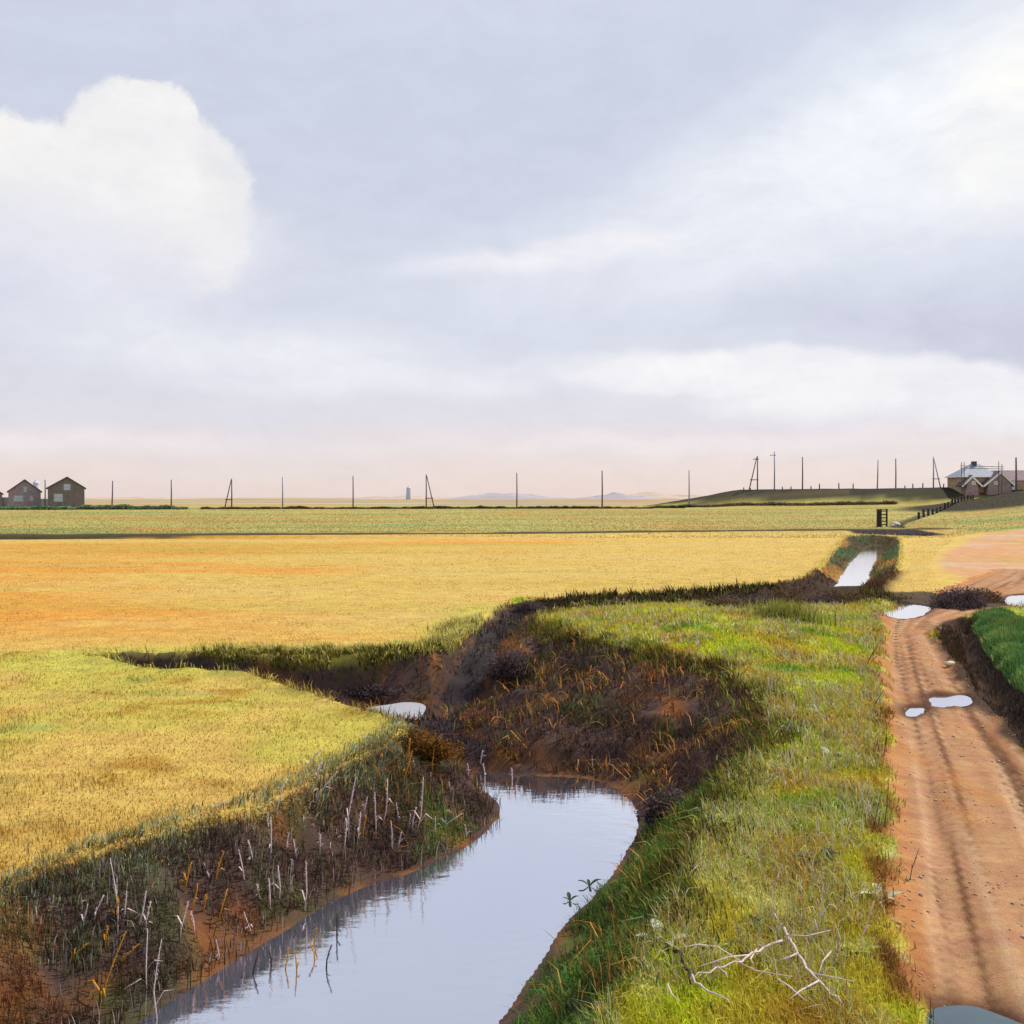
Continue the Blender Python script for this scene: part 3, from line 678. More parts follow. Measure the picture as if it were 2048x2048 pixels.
# grassy flank and rough growth on slopes
x, y = fan(300000, 7, 51, -.62, .55)
dl = sdist(LIP, x, y); db = sdist(WATER, x, y)
k = (dl < .1) & ((db > .12) | ((y > 20.6) & (y < 50) & (sdist(SIDEPOOL, x, y) > .3))) & ~((y > 26.6) & (x < -.5) & (rng.uniform(0, 1, len(x)) > .45)) &  (vnoise(x * 1.3, y * 1.3, 77) + .35 * vnoise(x * 5, y * 5, 78) > .42); x, y = x[k], y[k]
c = ground_colour(x, y) * 1.25; gk = ((y < 17) & (x > -1.5)).astype(float)[:, None] * (rng.uniform(0, 1, (len(x), 1)) < .75); c = vary(c * (1 - gk) + np.array(lin((88, 124, 58))) * gk * (.5 + vnoise(x * 1.4, y * 1.4, 95))[:, None], .3)
o = blades('bank_sedge', x, y, rng.uniform(.06, .3, len(x)) * np.clip(vnoise(x * 2, y * 2, 80) + .4, .4, 1.2), .013 * np.clip(y / 13, .8, 2.4), c, .75, (-.1, -.2))
tag(o, 'dark rough sedge and moss clinging to the peaty creek banks', 'sedge', kind='stuff')
# tall lip tussocks (yellow overhang on the north lip, grey-green on the west lip)
def lip_tufts(name, filt, n, hh, cols, label, spread=.45, droop=(-.1, -.5), wd=.02, lim=9):
    P = np.array(LIP); Q = np.roll(P, -1, 0); ln = np.linalg.norm(Q - P, axis=1); mid = (P + Q) / 2
    keep = np.array([filt(a, b) for a, b in mid]); ln = ln * keep; i = rng.choice(len(P), n, p=ln / ln.sum()); t = rng.uniform(0, 1, n)[:, None]
    p = P[i] * (1 - t) + Q[i] * t + rng.normal(0, spread, (n, 2)); x, y = p[:, 0], p[:, 1]
    k = (sdist(WATER, x, y) > .15) & (sdist(LIP, x, y) > -lim) & (vnoise(x * 1.6, y * 1.6, 91) > .3); x, y = x[k], y[k]
    cs = np.array([alb(c) for c in cols])[rng.integers(0, len(cols), len(x))]
    cs = cs * (.6 + .8 * vnoise(x * 1.8, y * 1.8, 93))[:, None]
    o = blades(name, x, y, rng.uniform(.3, 1, len(x)) * hh * (.5 + vnoise(x * 2.1, y * 2.1, 92)), wd * rng.uniform(.6, 1.3, len(x)), vary(cs, .2), .5, droop)
    tag(o, label, 'grass', kind='stuff')
lip_tufts('tussock_grass', lambda a, b: b > 26.8 and a < -.5 and a > -9 and b < 34, 16000, .34, [(240, 232, 116), (232, 228, 156), (240, 212, 108), (206, 200, 104)], 'pale yellow tussock grass hanging over the far lip of the creek', .5, (-.05, -.6), .035, .12)
lip_tufts('tussock_grass', lambda a, b: 6 < b < 19.5 and a < -1.5, 9000, .17, [(200, 214, 186), (170, 184, 126), (204, 214, 188), (110, 124, 70), (226, 202, 106)], 'grey-green tussock grass along the western lip of the creek', .3, (.3, -.25), .016)
lip_tufts('tussock_grass', lambda a, b: b > 37 and b < 50.5 and a > 2 and a < 16.2, 7500, .42, [(80, 66, 48), (66, 56, 52), (104, 84, 52), (120, 130, 60)], 'dark heathery tussocks along the ditch behind the headland', .55, (-.1, -.1), .045)
lip_tufts('tussock_grass', lambda a, b: b < 37 and b > 8 and a > 1.0, 15000, .30, [(84, 110, 50), (150, 128, 60), (110, 84, 48), (170, 176, 80)], 'mixed green and brown tussocks along the eastern lip of the creek', .35, (-.3, -.25), .018)
# green strip right of the track
x = rng.uniform(10, 22, 200000); y = rng.uniform(16, 39, 200000); k = sdist(GREENSTRIP, x, y) < .25; x, y = x[k], y[k]
o = blades('verge_grass', x, y, rng.uniform(.06, .26, len(x)) * (.5 + vnoise(x * 1.5, y * 1.5, 67)), .022 * np.ones(len(x)), vary((np.array(lin((84, 136, 78))) + np.array([[.16, .13, .02]]) * vnoise(x * 2.1, y * 1.4, 70)[:, None] ** 2) * (.6 + .7 * vnoise(x * .9, y * .9, 68))[:, None] * np.array([[1.1, .95, .9]]), .3), .5)
tag(o, 'deep green grass on the strip right of the dirt track', 'grass', kind='stuff')

x, y = fan(90000, 12, 47, .3, .75); lt = lateral(x, y)
k = (lt > 1.0) & (track_edge(x, y) > .05) & (sdist(TRACK2, x, y) > .05) & (sdist(GREENSTRIP, x, y) > .1) & (sdist(SAND, x, y) > .5) & (vnoise(x * 1.2, y * 1.2, 69) > .32); x, y = x[k], y[k]
cc_ = ground_colour(x, y); cc_ = cc_ * .8 + .03
o = blades('verge_grass', x, y, rng.uniform(.05, .2, len(x)), .02 * np.ones(len(x)), vary(cc_, .3), .6); tag(o, 'rough brown and yellow grass in and around the roadside gully', 'grass', kind='stuff')

# ------------------------------------------------------------------ materials for things
M_pole = mat('weathered_pole', lin((96, 88, 96)), .9, .25, 2, (1, 1, .2))
M_pole_pale = mat('bleached_pole', lin((150, 154, 172)), .9, .2, 2, (1, 1, .2))
M_tarred = mat('tarred_board', lin((112, 110, 112)), .85, .3, 1.2, (3, 3, .4), c2=lin((140, 130, 122)))
M_mauve = mat('weathered_mauve_board', lin((150, 142, 152)), .9, .3, 1.1, (2, 2, 1), c2=lin((176, 158, 158)))
M_barnroof = mat('barn_roof', lin((84, 78, 94)), .7, .25, 1.5)
M_glass = mat('window_pane', lin((176, 190, 200)), .3, .15, 1, spec=.5)
M_white = mat('white_paint', lin((236, 234, 236)), .6, .05, 2)
M_slate = mat('slate_roof', lin((150, 156, 172)), .6, .2, 1.2, c2=lin((170, 176, 190)))
M_slate_dk = mat('mossy_slate', lin((96, 92, 100)), .8, .25, 1.2)
M_brick = mat('brown_brick', lin((176, 154, 140)), .9, .3, 1.4, c2=lin((206, 172, 130)))
M_tile = mat('old_tile', lin((150, 134, 140)), .9, .3, 1.6, c2=lin((176, 152, 150)))
M_scaf = mat('scaffold_pole', lin((86, 80, 90)), .7, .2, 3)
M_timber = mat('wet_timber', lin((58, 50, 52)), .8, .35, 2, (3, 3, .5))
M_greywall = mat('grey_render', lin((170, 168, 180)), .9, .15, 1)
M_stone = mat('pale_stone', lin((214, 200, 160)), .8, .2, 6)

# ------------------------------------------------------------------ telegraph poles
def pole(px, top, base, label, pale=False, frame=0, arms=0, depth=None, rad=.15, lean=0.0, group='telegraph poles across the plain', ground_y=None):
    """px, top, base measured; frame=+1/-1 adds a raking strut to that side"""
    Y = depth
    x = (px * K - CX) / F * Y
    zt = H + (CY - top * K) / F * Y
    z0 = float(height(x, Y))
    hgt = zt - z0
    t = empty('telegraph_pole', (x, Y, z0), 0, label, 'telegraph pole', group)
    m = M_pole_pale if pale else M_pole
    bm = bmesh.new(); kx = lean * hgt
    tube(bm, [(-kx * .0, 0, -.6), (kx * .5 + .04, 0, hgt * .5), (kx, 0, hgt)], [rad * 1.15, rad, rad * .78], 8)
    from_bm('post', bm, m, t, True)
    if frame:
        bm = bmesh.new(); tube(bm, [(frame * 2.3 * hgt / 9, .1, -.6), (kx + frame * .12, .1, hgt * .96)], [rad, rad * .75], 8); from_bm('strut', bm, m, t, True)
        bm = bmesh.new(); a = .3; tube(bm, [(-.25 * frame, .05, hgt * a), (frame * (2.3 * hgt / 9 * (1 - a) + .3), .05, hgt * a)], .11, 6); from_bm('cross_brace', bm, m, t)
    for i in range(arms):
        bm = bmesh.new(); box(bm, kx - 1.1, kx + .35, -.07, .07, hgt * .9 - .08 - i * .7, hgt * .9 + .08 - i * .7); from_bm('crossarm', bm, m, t)
        for q in (-.95, -.55, .25):
            bm = bmesh.new(); tube(bm, [(kx + q, 0, hgt * .9 + .08), (kx + q, 0, hgt * .9 + .36)], [.06, .04], 6); from_bm('insulator', bm, M_white, t)
    return t
D = 246
pole(85, 905, 950, 'slim telegraph pole standing between the two gabled barns', depth=250)
pole(211, 907, 955, 'single telegraph pole first to the right of the dark barn', depth=D, lean=.03)
pole(323, 905, 953, 'plain telegraph pole midway between the dark barn and the first strutted pole', depth=D)
pole(437, 903, 955, 'strutted telegraph pole with raking leg, the nearest such to the barns', depth=D, frame=-1)
pole(533, 900, 952, 'pale bleached single pole right of the strutted pole near the barns', pale=True, depth=D)
pole(666, 898, 952, 'single dark pole left of the faint pale tower on the horizon', depth=D)
pole(804, 895, 953, 'strutted telegraph pole just right of the faint pale tower', depth=D, frame=1, lean=.0)
pole(975, 892, 952, 'single pole standing before the low dark hills on the horizon', depth=D)
pole(1136, 888, 952, 'tall single pole to the right of the horizon hills', depth=D, rad=.17)
pole(1300, 887, 945, 'pale pole standing at the low left toe of the embankment', pale=True, depth=D)
E = 254
G2 = 'poles on the embankment'
pole(1429, 860, 918, 'strutted pole with a crossarm, leftmost on the embankment crest', depth=E, frame=-1, arms=1, group=G2)
pole(1461, 852, 918, 'tallest pole on the embankment, with one crossarm on its left', depth=E, arms=1, group=G2, pale=True)
pole(1514, 862, 918, 'plain dark pole right of the two crossarm poles on the embankment', depth=E, group=G2)
pole(1655, 868, 918, 'bent pale pole, left one of the pair mid embankment', depth=E, group=G2, pale=True, lean=.03)
pole(1690, 865, 920, 'upright pole, right one of the pair mid embankment', depth=E, group=G2)
pole(1761, 862, 920, 'strutted pole on the embankment left of the scaffolded farmhouse', depth=E, frame=1, group=G2, pale=True)
pole(1917, 863, 918, 'thick dark pole in front of the long tiled outbuilding', depth=236, group=G2, rad=.22)

# ------------------------------------------------------------------ low hedges across the plain
def hedge(pts, h, w, n, cols, label, leaf=.22, seed=1):
    r = np.random.default_rng(seed); P = np.array(pts, float); ln = np.linalg.norm(P[1:] - P[:-1], axis=1); i = r.choice(len(ln), n, p=ln / ln.sum()); t = r.uniform(0, 1, n)[:, None]
    q = P[i] * (1 - t) + P[i + 1] * t; x = q[:, 0] + r.normal(0, .3, n); y = q[:, 1] + r.normal(0, w / 3, n)
    hh = h * (.6 + .7 * vnoise(x / 4.0, y * 0 + seed, seed)) * (.7 + .6 * vnoise(x / 1.1, y * 0, seed + 1)); z = height(x, y) + hh * r.uniform(0, 1, n) ** .8
    c0 = np.array([P[0, 0], P[0, 1], float(height(P[0, 0], P[0, 1]))]); Q = np.stack([x, y, z], 1) - c0
    a = r.normal(0, 1, (n, 3)); a /= np.linalg.norm(a, axis=1)[:, None]; b = np.cross(a, r.normal(0, 1, (n, 3))); b /= np.linalg.norm(b, axis=1)[:, None]; s_ = leaf * r.uniform(.5, 1.4, n)[:, None]
    V = np.stack([Q - a * s_, Q + b * s_ * .5, Q + a * s_, Q - b * s_ * .5], 1)
    me = bpy.data.meshes.new('hedge'); me.vertices.add(4 * n); me.vertices.foreach_set('co', V.ravel()); me.loops.add(4 * n); me.loops.foreach_set('vertex_index', np.arange(4 * n, dtype=np.int32))
    me.polygons.add(n); me.polygons.foreach_set('loop_start', np.arange(0, 4 * n, 4, dtype=np.int32)); me.update(calc_edges=True)
    cs = np.array([lin(c) for c in cols]); cc = np.ones((n, 4, 4)); k = np.clip((vnoise(x / 7, y * 0, seed + 5) * len(cols) + r.normal(0, .5, n)).astype(int), 0, len(cols) - 1)
    cc[:, :, :3] = (cs[k] * r.uniform(.6, 1.3, n)[:, None])[:, None, :]; at = me.color_attributes.new('tint', 'FLOAT_COLOR', 'POINT'); at.data.foreach_set('color', cc.ravel())
    o = link_mesh('hedge', me, M_blade); o.location = c0; tag(o, label, 'hedge')
hedge([(-75, 238), (0, 243), (40, 244), (92, 236)], .5, 1.2, 34000, [(118, 104, 80), (108, 96, 76), (124, 106, 72), (104, 116, 78)], 'long low dark hedge line running across the plain at the foot of the poles', .2, 3)
hedge([(-150, 232), (-112, 230), (-78, 236)], .8, 1.6, 18000, [(112, 148, 100), (130, 160, 116), (104, 116, 84), (140, 172, 130)], 'low green hedge along the foot of the gabled barns', .2, 4)
hedge([(-170, 96.5), (-90, 101.5), (-40, 106.8), (0, 111), (25, 117), (40, 119.5)], .3, .7, 16000, [(84, 80, 62), (92, 88, 60), (76, 84, 70)], 'straggling dark sedge fringe along the cross drain', .1, 6)
# ------------------------------------------------------------------ barns
def barn(px0, px1, top, base, Y, eave, walls, roofm, label, wins, lean_ridge=0.0):
    xa = (px0 * K - CX) / F * Y; xb = (px1 * K - CX) / F * Y; xc = (xa + xb) / 2; w = xb - xa
    z0 = float(height(xc, Y)) - .1
    zt = H + (CY - top * K) / F * Y - z0; ze = zt * eave
    t = empty('barn', (xc, Y, z0), 0, label, 'barn', 'gabled barns at the left horizon')
    hw = w / 2 * .93; dp = w * 1.25
    bm = bmesh.new(); r = lean_ridge * w
    t.rotation_euler = (0, 0, -math.atan2(xc, Y)); prism(bm, [(-hw, 0), (hw, 0), (hw, ze), (r, zt - .35), (-hw, ze)], 0, dp); from_bm('wall', bm, walls, t)
    for s in (-1, 1):
        bm = bmesh.new(); ex = s * w / 2 * 1.02; zz = ze - (zt - ze) * .08
        prism(bm, [(r, zt - .3), (r, zt), (ex, zz), (ex, zz - .28)], -.35, dp + .35); from_bm('roof', bm, roofm, t)
    for (u, v, ww, hh) in wins:
        wf = empty('window', (0, 0, 0)); C.objects.unlink(wf); bpy.data.objects.remove(wf)
        bm = bmesh.new(); x0, x1, a, b = u * w - ww / 2, u * w + ww / 2, v * zt - hh / 2, v * zt + hh / 2
        for (p, q, r_, s_) in ((x0 - .12, x1 + .12, b, b + .12), (x0 - .12, x1 + .12, a - .12, a), (x0 - .12, x0, a, b), (x1, x1 + .12, a, b), (x0, x1, (a + b) / 2 - .04, (a + b) / 2 + .04)):
            box(bm, p, q, -.09, .02, r_, s_)
        f = from_bm('window', bm, M_greywall, t)
        bm = bmesh.new(); box(bm, x0, x1, -.04, .0, a, b); from_bm('pane', bm, M_glass, f)
    return t
barn(17, 76, 904, 957, 240, .62, M_mauve, M_barnroof, 'mauve weathered barn with steep gable, left of the two whole barns', [(-.18, .36, 2.0, 1.3), (0.02, .66, .6, 1.2), (.2, .36, .6, 1.1)])
barn(91, 159, 899, 956, 236, .68, M_tarred, M_barnroof, 'dark tarred barn with pale square window, the larger and right-hand one', [(-.2, .36, 1.8, 1.7), (.02, .68, 1.3, 1.3)], .02)
barn(-50, 3, 912, 955, 246, .62, M_mauve, M_barnroof, 'barn cut off by the left edge of the view', [(-.1, .4, 1.2, 1.1)])
def low_wall(px0, px1, top, Y, label):
    xa = (px0 * K - CX) / F * Y; xb = (px1 * K - CX) / F * Y; z0 = float(height((xa + xb) / 2, Y)) - .2; zt = H + (CY - top * K) / F * Y - z0
    o = empty('shed', ((xa + xb) / 2, Y, z0), 0, label, 'shed', 'low grey sheds by the barns'); w = (xb - xa) / 2
    bm = bmesh.new(); box(bm, -w, w, 0, 3, 0, zt - .3); from_bm('wall', bm, M_greywall, o)
    bm = bmesh.new(); prism(bm, [(-w - .2, zt - .3), (w + .2, zt - .3), (w + .2, zt - .1), (-w - .2, zt)], -.25, 3.25); from_bm('roof', bm, M_slate, o)
low_wall(2, 22, 938, 252, 'low grey shed left of the mauve barn')
low_wall(72, 99, 941, 256, 'low grey shed in the gap between the two whole barns')

# ------------------------------------------------------------------ distant towers
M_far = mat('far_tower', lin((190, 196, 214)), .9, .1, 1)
def tower(px, top, Y, w, label):
    x = (px * K - CX) / F * Y; z0 = float(height(x, Y)) - 1; zt = H + (CY - top * K) / F * Y
    t = empty('tower', (x, Y, z0), 0, label, 'tower')
    bm = bmesh.new(); tube(bm, [(0, 0, 0), (0, 0, (zt - z0) * .82)], [w * .62, w * .46], 12); from_bm('shaft', bm, M_far, t)
    bm = bmesh.new(); tube(bm, [(0, 0, (zt - z0) * .82), (0, 0, (zt - z0) * .86), (0, 0, zt - z0)], [w * .56, w * .5, w * .05], 12); from_bm('cap', bm, M_far, t)
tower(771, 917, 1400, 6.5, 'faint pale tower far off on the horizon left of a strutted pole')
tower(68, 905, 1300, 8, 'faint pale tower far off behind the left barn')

# ------------------------------------------------------------------ low hills on the horizon
M_hill = mat('far_hill', alb((192, 184, 188)), .95, .18, .01, (1, 1, 3), 0)  # distance haze put into the base colour as pale grey-mauve
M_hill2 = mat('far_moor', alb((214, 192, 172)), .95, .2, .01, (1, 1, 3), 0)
def hill(px0, px1, top, Y, m, seed):
    xa = (px0 * K - CX) / F * Y; xb = (px1 * K - CX) / F * Y; zt = H + (CY - top * K) / F * Y
    nx, ny = 80, 16; X = np.linspace(xa, xb, nx); V = []
    dep = Y * .25
    for j in range(ny):
        for i in range(nx):
            u = i / (nx - 1); v = j / (ny - 1)
            prof = (math.sin(math.pi * u) ** .8) * math.sin(math.pi * v)
            nn = 1 + .55 * float(fbm(np.array([X[i] / (xb - xa) * 7]), np.array([v * 2 + seed]), seed, 4)[0])
            V.append((X[i], Y + (v - .5) * dep, -1 + (zt + 1) * max(0, prof * nn)))
    fs = [(j * nx + i, j * nx + i + 1, (j + 1) * nx + i + 1, (j + 1) * nx + i) for j in range(ny - 1) for i in range(nx - 1)]
    me = bpy.data.meshes.new('hills'); me.from_pydata(V, [], fs); me.polygons.foreach_set('use_smooth', [True] * len(fs))
    o = link_mesh('hills', me, m); tag(o, kind='structure')
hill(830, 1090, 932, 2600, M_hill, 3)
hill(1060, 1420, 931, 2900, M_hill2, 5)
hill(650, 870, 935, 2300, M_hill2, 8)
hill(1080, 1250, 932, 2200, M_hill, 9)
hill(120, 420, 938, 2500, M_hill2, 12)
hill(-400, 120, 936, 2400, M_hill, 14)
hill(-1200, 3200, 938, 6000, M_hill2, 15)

# ------------------------------------------------------------------ farmhouse with scaffolding
HY = 238
def hx(px): return (px * K - CX) / F * HY
def hz(py): return H + (CY - py * K) / F * HY
fx = hx(1862); fz = float(height(fx, HY)) - .15
print('house ground', fz, 'photo base', hz(917), 'ridge', hz(873))
b0 = fz
house = empty('farmhouse', (fx, HY, fz), 0, 'farmhouse on the embankment with slate roof, white gable boards and scaffolding', 'house')
X_ = lambda px: hx(px) - fx
Z_ = lambda py: hz(py) - fz
bm = bmesh.new(); box(bm, X_(1822), X_(1892), 2.2, 10, 0, Z_(898)); from_bm('wall', bm, M_brick, house)
# hipped main roof
bm = bmesh.new()
e = [(X_(1817), 1.4, Z_(900)), (X_(1893), 1.4, Z_(900)), (X_(1893), 10.8, Z_(900)), (X_(1817), 10.8, Z_(900))]
rg = [(X_(1850), 5.2, Z_(874)), (X_(1868), 5.2, Z_(874))]
vs = [bm.verts.new(p) for p in e + rg]
for f in ((0, 1, 5, 4), (1, 2, 5), (2, 3, 4, 5), (3, 0, 4), (0, 1, 2, 3)): bm.faces.new([vs[i] for i in f])
roof = from_bm('roof', bm, M_slate, house)
bm = bmesh.new(); box(bm, X_(1853), X_(1860), 4.6, 5.8, Z_(880), Z_(869)); from_bm('chimney', bm, M_slate_dk, roof)
# two projecting gables with white bargeboards
for (pl, pc, pr, top) in ((1822, 1835, 1850, 897), (1862, 1889, 1913, 889)):
    gw = bmesh.new(); prism(gw, [(X_(pl) + .2, 0), (X_(pr) - .2, 0), (X_(pr) - .5, Z_(914)), (X_(pc), Z_(top + 2)), (X_(pl) + .5, Z_(914))], .3, 3.2); from_bm('gable', gw, M_tile, house)
    for s, pe in ((-1, pl - 5), (1, pr + 3)):
        bm = bmesh.new(); prism(bm, [(X_(pc), Z_(top)), (X_(pc), Z_(top + 4.4)), (X_(pe) , Z_(919)), (X_(pe) + s * .35, Z_(918))], -.05, .2); g = from_bm('bargeboard', bm, M_white, house)
        bm = bmesh.new(); prism(bm, [(X_(pc), Z_(top) + .15), (X_(pc), Z_(top) - .08), (X_(pe) , Z_(918)), (X_(pe) + s * .35, Z_(917))], .2, 3.6); from_bm('roof', bm, M_slate_dk, house)
for px in (1838, 1880):
    bm = bmesh.new(); box(bm, X_(px) - .45, X_(px) + .45, .2, .32, Z_(915), Z_(908)); w = from_bm('window', bm, M_white, house)
    bm = bmesh.new(); box(bm, X_(px) - .33, X_(px) + .33, .14, .2, Z_(914), Z_(909)); from_bm('pane', bm, M_glass, w)
sc = empty('scaffolding', (fx, HY - .6, fz), 0, 'dark scaffold poles and rail round the farmhouse roof', 'scaffold')
for px, tp in ((1812, 872), (1817, 872), (1882, 871), (1888, 876)):
    bm = bmesh.new(); tube(bm, [(X_(px), 0, -.6), (X_(px), 0, Z_(tp))], .075, 6); from_bm('upright', bm, M_scaf, sc)
for zz in (880, 884):
    bm = bmesh.new(); tube(bm, [(X_(1809), -.12, Z_(zz - 1)), (X_(1891), -.12, Z_(zz + 1))], .07, 6); from_bm('rail', bm, M_scaf, sc)
ob = empty('outbuilding', (hx(1925), HY + 3, float(height(hx(1925), HY + 3)) - .15), 0, 'long low outbuilding with mottled mauve tile roof and white door, right of the farmhouse', 'outbuilding')
ox = hx(1925); oz = ob.location.z
bm = bmesh.new(); box(bm, hx(1896) - ox, hx(2010) - ox, 0, 6, 0, hz(905) - oz); from_bm('wall', bm, M_brick, ob)
bm = bmesh.new(); prism_pts = [(-.4, hz(906) - oz), (3, hz(886) - oz), (6.4, hz(906) - oz)]
a = [bm.verts.new((hx(1893) - ox, p, z)) for p, z in prism_pts]; b = [bm.verts.new((hx(2014) - ox, p, z)) for p, z in prism_pts]
bm.faces.new(a); bm.faces.new(b)
for i in range(3): bm.faces.new((a[i], a[(i + 1) % 3], b[(i + 1) % 3], b[i]))
from_bm('roof', bm, M_tile, ob)
bm = bmesh.new(); box(bm, hx(1921) - ox, hx(1928) - ox, -.1, .02, .1, hz(902) - oz - .3); from_bm('door', bm, M_white, ob)

# ------------------------------------------------------------------ sluice, fence, small posts
def sluice():
    p = hit(1664, 994); Y = p.y
    s = K / F * Y
    t = empty('sluice_gate', p, 0, 'dark timber sluice gate with open rungs at the head of the straight channel', 'sluice gate')
    hgt = 32 * s
    bm = bmesh.new(); box(bm, -9.5 * s, -3.5 * s, -.2, .15, -.6, hgt); from_bm('paddle', bm, M_timber, t)
    for x in (-3.2 * s, 8 * s):
        bm = bmesh.new(); box(bm, x, x + 1.9 * s, -.17, .13, -.6, hgt * 1.01); from_bm('post', bm, M_timber, t)
    for k in range(5):
        z = hgt * (.1 + .2 * k); bm = bmesh.new(); box(bm, -1.3 * s, 8 * s, -.12, .08, z, z + 1.9 * s); from_bm('rung', bm, M_timber, t)
    bm = bmesh.new(); box(bm, -10 * s, 10.5 * s, -.25, .25, hgt * 1.01, hgt * 1.01 + 1.5 * s); from_bm('cap_beam', bm, M_timber, t)
sluice()
def stone(px, py, r, label, m=M_stone, seed=1):
    p = hit(px, py); bm = bmesh.new(); bmesh.ops.create_icosphere(bm, subdivisions=2, radius=r); rr = random.Random(seed)
    for v in bm.verts: v.co *= 1 + rr.uniform(-.18, .18); v.co.z *= .65; v.co.x *= 1.2
    o = from_bm('stone', bm, m, None, True); o.location = (p.x, p.y, p.z + r * .35); o.rotation_euler[2] = seed; tag(o, label, 'stone', 'loose stones')
stone(1792, 1256, .13, 'cream stone lying alone on the dirt track above the long puddle', seed=3)
stone(1691, 991, .5, 'white stone at the foot of the sluice gate', M_white, 5)
stone(1683, 993, .3, 'smaller pale stone between the white stone and the sluice gate', M_stone, 6)
# the fence of dark posts climbing the slope
fpts = [(1722 + i * 8.2, 966 - 27 * (i / 14) ** .75) for i in range(15)]
fence = None; prev = None
for i in range(16):
    u = i / 15; x0 = 70 + 36 * u; y0 = 169 + 57 * u
    z = float(height(x0, y0))
    if fence is None:
        fence = empty('fence', (x0, y0, z), 0, 'old dark post fence climbing the slope from the channel towards the farmhouse', 'fence')
    q = Vector((x0, y0, z)) - Vector(fence.location); hh = 1.3 + random.uniform(-.25, .35)
    bm = bmesh.new(); tube(bm, [q + Vector((0, 0, -.4)), q + Vector((random.uniform(-.12, .12), 0, hh))], [.24, .2], 6); from_bm('post', bm, M_timber, fence)
    if prev is not None:
        for zz in (.45, .95):
            bm = bmesh.new(); tube(bm, [prev + Vector((0, 0, zz)), q + Vector((0, 0, zz))], .07, 5); from_bm('rail', bm, M_timber, fence)
    prev = q
# stubs of an old fence on the crest
for i, px in enumerate((1404, 1416, 1476, 1492, 1530, 1546, 1583, 1610, 1707, 1722, 1741, 1780, 1794)):
    Y = 252; x0 = (px * K - CX) / F * Y; z = float(height(x0, Y)); hh = .7 + .8 * random.random()
    bm = bmesh.new(); tube(bm, [(0, 0, -.3), (random.uniform(-.1, .1), 0, hh * .6), (random.uniform(-.15, .15), 0, hh)], [.16, .14, .1], 6)
    o = from_bm('fence_post', bm, M_pole); o.location = (x0, Y, z); tag(o, 'short weathered stub post on the embankment crest', 'post', 'stub posts on the embankment crest')

# ------------------------------------------------------------------ shrubs (leafy, many small faces)
def shrub(name, p, w, h, d, col, n, label, group, leaf=.05, seed=1, twigs=True):
    r = np.random.default_rng(seed)
    t = empty(name, p, 0, label, 'shrub', group)
    u = r.normal(0, 1, (n, 3)); u /= np.linalg.norm(u, axis=1)[:, None]; rad = r.uniform(.25, 1, n) ** .5
    lump = .5 + .85 * vnoise(u[:, 0] * 3.2 + seed, u[:, 2] * 3.2 + u[:, 1] * 3, seed)
    P = u * (rad * lump)[:, None]; P[:, 2] = np.abs(P[:, 2]); P *= np.array([w / 2, d / 2, h])
    a = r.normal(0, 1, (n, 3)); a /= np.linalg.norm(a, axis=1)[:, None]; b = np.cross(a, r.normal(0, 1, (n, 3))); b /= np.linalg.norm(b, axis=1)[:, None]
    s = leaf * r.uniform(.5, 1.4, n)[:, None]
    V = np.stack([P - a * s, P + b * s * .4, P + a * s, P - b * s * .4], 1)
    q = np.arange(4 * n, dtype=np.int32); me = bpy.data.meshes.new('foliage'); me.vertices.add(4 * n); me.vertices.foreach_set('co', V.ravel())
    me.loops.add(4 * n); me.loops.foreach_set('vertex_index', q); me.polygons.add(n); me.polygons.foreach_set('loop_start', np.arange(0, 4 * n, 4, dtype=np.int32)); me.update(calc_edges=True)
    cc = np.ones((n, 4, 4)); base = np.array(col) * r.uniform(.5, 1.6, n)[:, None]; cc[:, :, :3] = base[:, None, :]
    at = me.color_attributes.new('tint', 'FLOAT_COLOR', 'POINT'); at.data.foreach_set('color', cc.ravel())
    link_mesh('foliage', me, M_blade, t)
    bm = bmesh.new()
    for k in range(7):
        an = r.uniform(0, 6.28); tube(bm, [(0, 0, -.05), (math.cos(an) * w * .15, math.sin(an) * d * .15, h * .45), (math.cos(an) * w * .36, math.sin(an) * d * .36, h * .85)], [.03, .02, .008], 5)
    from_bm('stem', bm, M_timber, t)
dark = lin((92, 78, 80)); darkb = lin((106, 84, 62)); dgreen = lin((60, 74, 48))
places = [(1368, 1150, 1.5), (1420, 1146, 2.4), (1478, 1142, 2.0), (1535, 1141, 2.6), (1590, 1138, 2.2)]
names = ['leftmost low heather bush on the ditch edge behind the headland', 'second low heather bush from the left on the ditch edge', 'third low heather bush from the left, beside a lime grass tuft', 'broad dark bush on the ditch edge, fourth from the left', 'dark bush below the foot of the white channel']
for i, (a_, b_, w_) in enumerate(places):
    shrub('heather_bush', hit(a_, b_), w_ * 1.25, .42 + .12 * (i % 3), 1.5, dark if i % 2 else darkb, 3800, names[i], 'heather bushes along the ditch', .038, 10 + i)
for i, (a_, b_, w_, h_, lb) in enumerate(((1812, 1146, 1.9, 1.5, 'largest dark bush, right of the far puddle of the track'), (1850, 1134, 1.5, .9, 'dark bush right of the largest one, left of the right-hand puddle'))):
    shrub('heather_bush', hit(a_, b_), w_ * 1.35, h_ * .55, 2.2, (dark, darkb, dark)[i], 5200, lb, 'dark bushes at the track bend', .05, 30 + i)
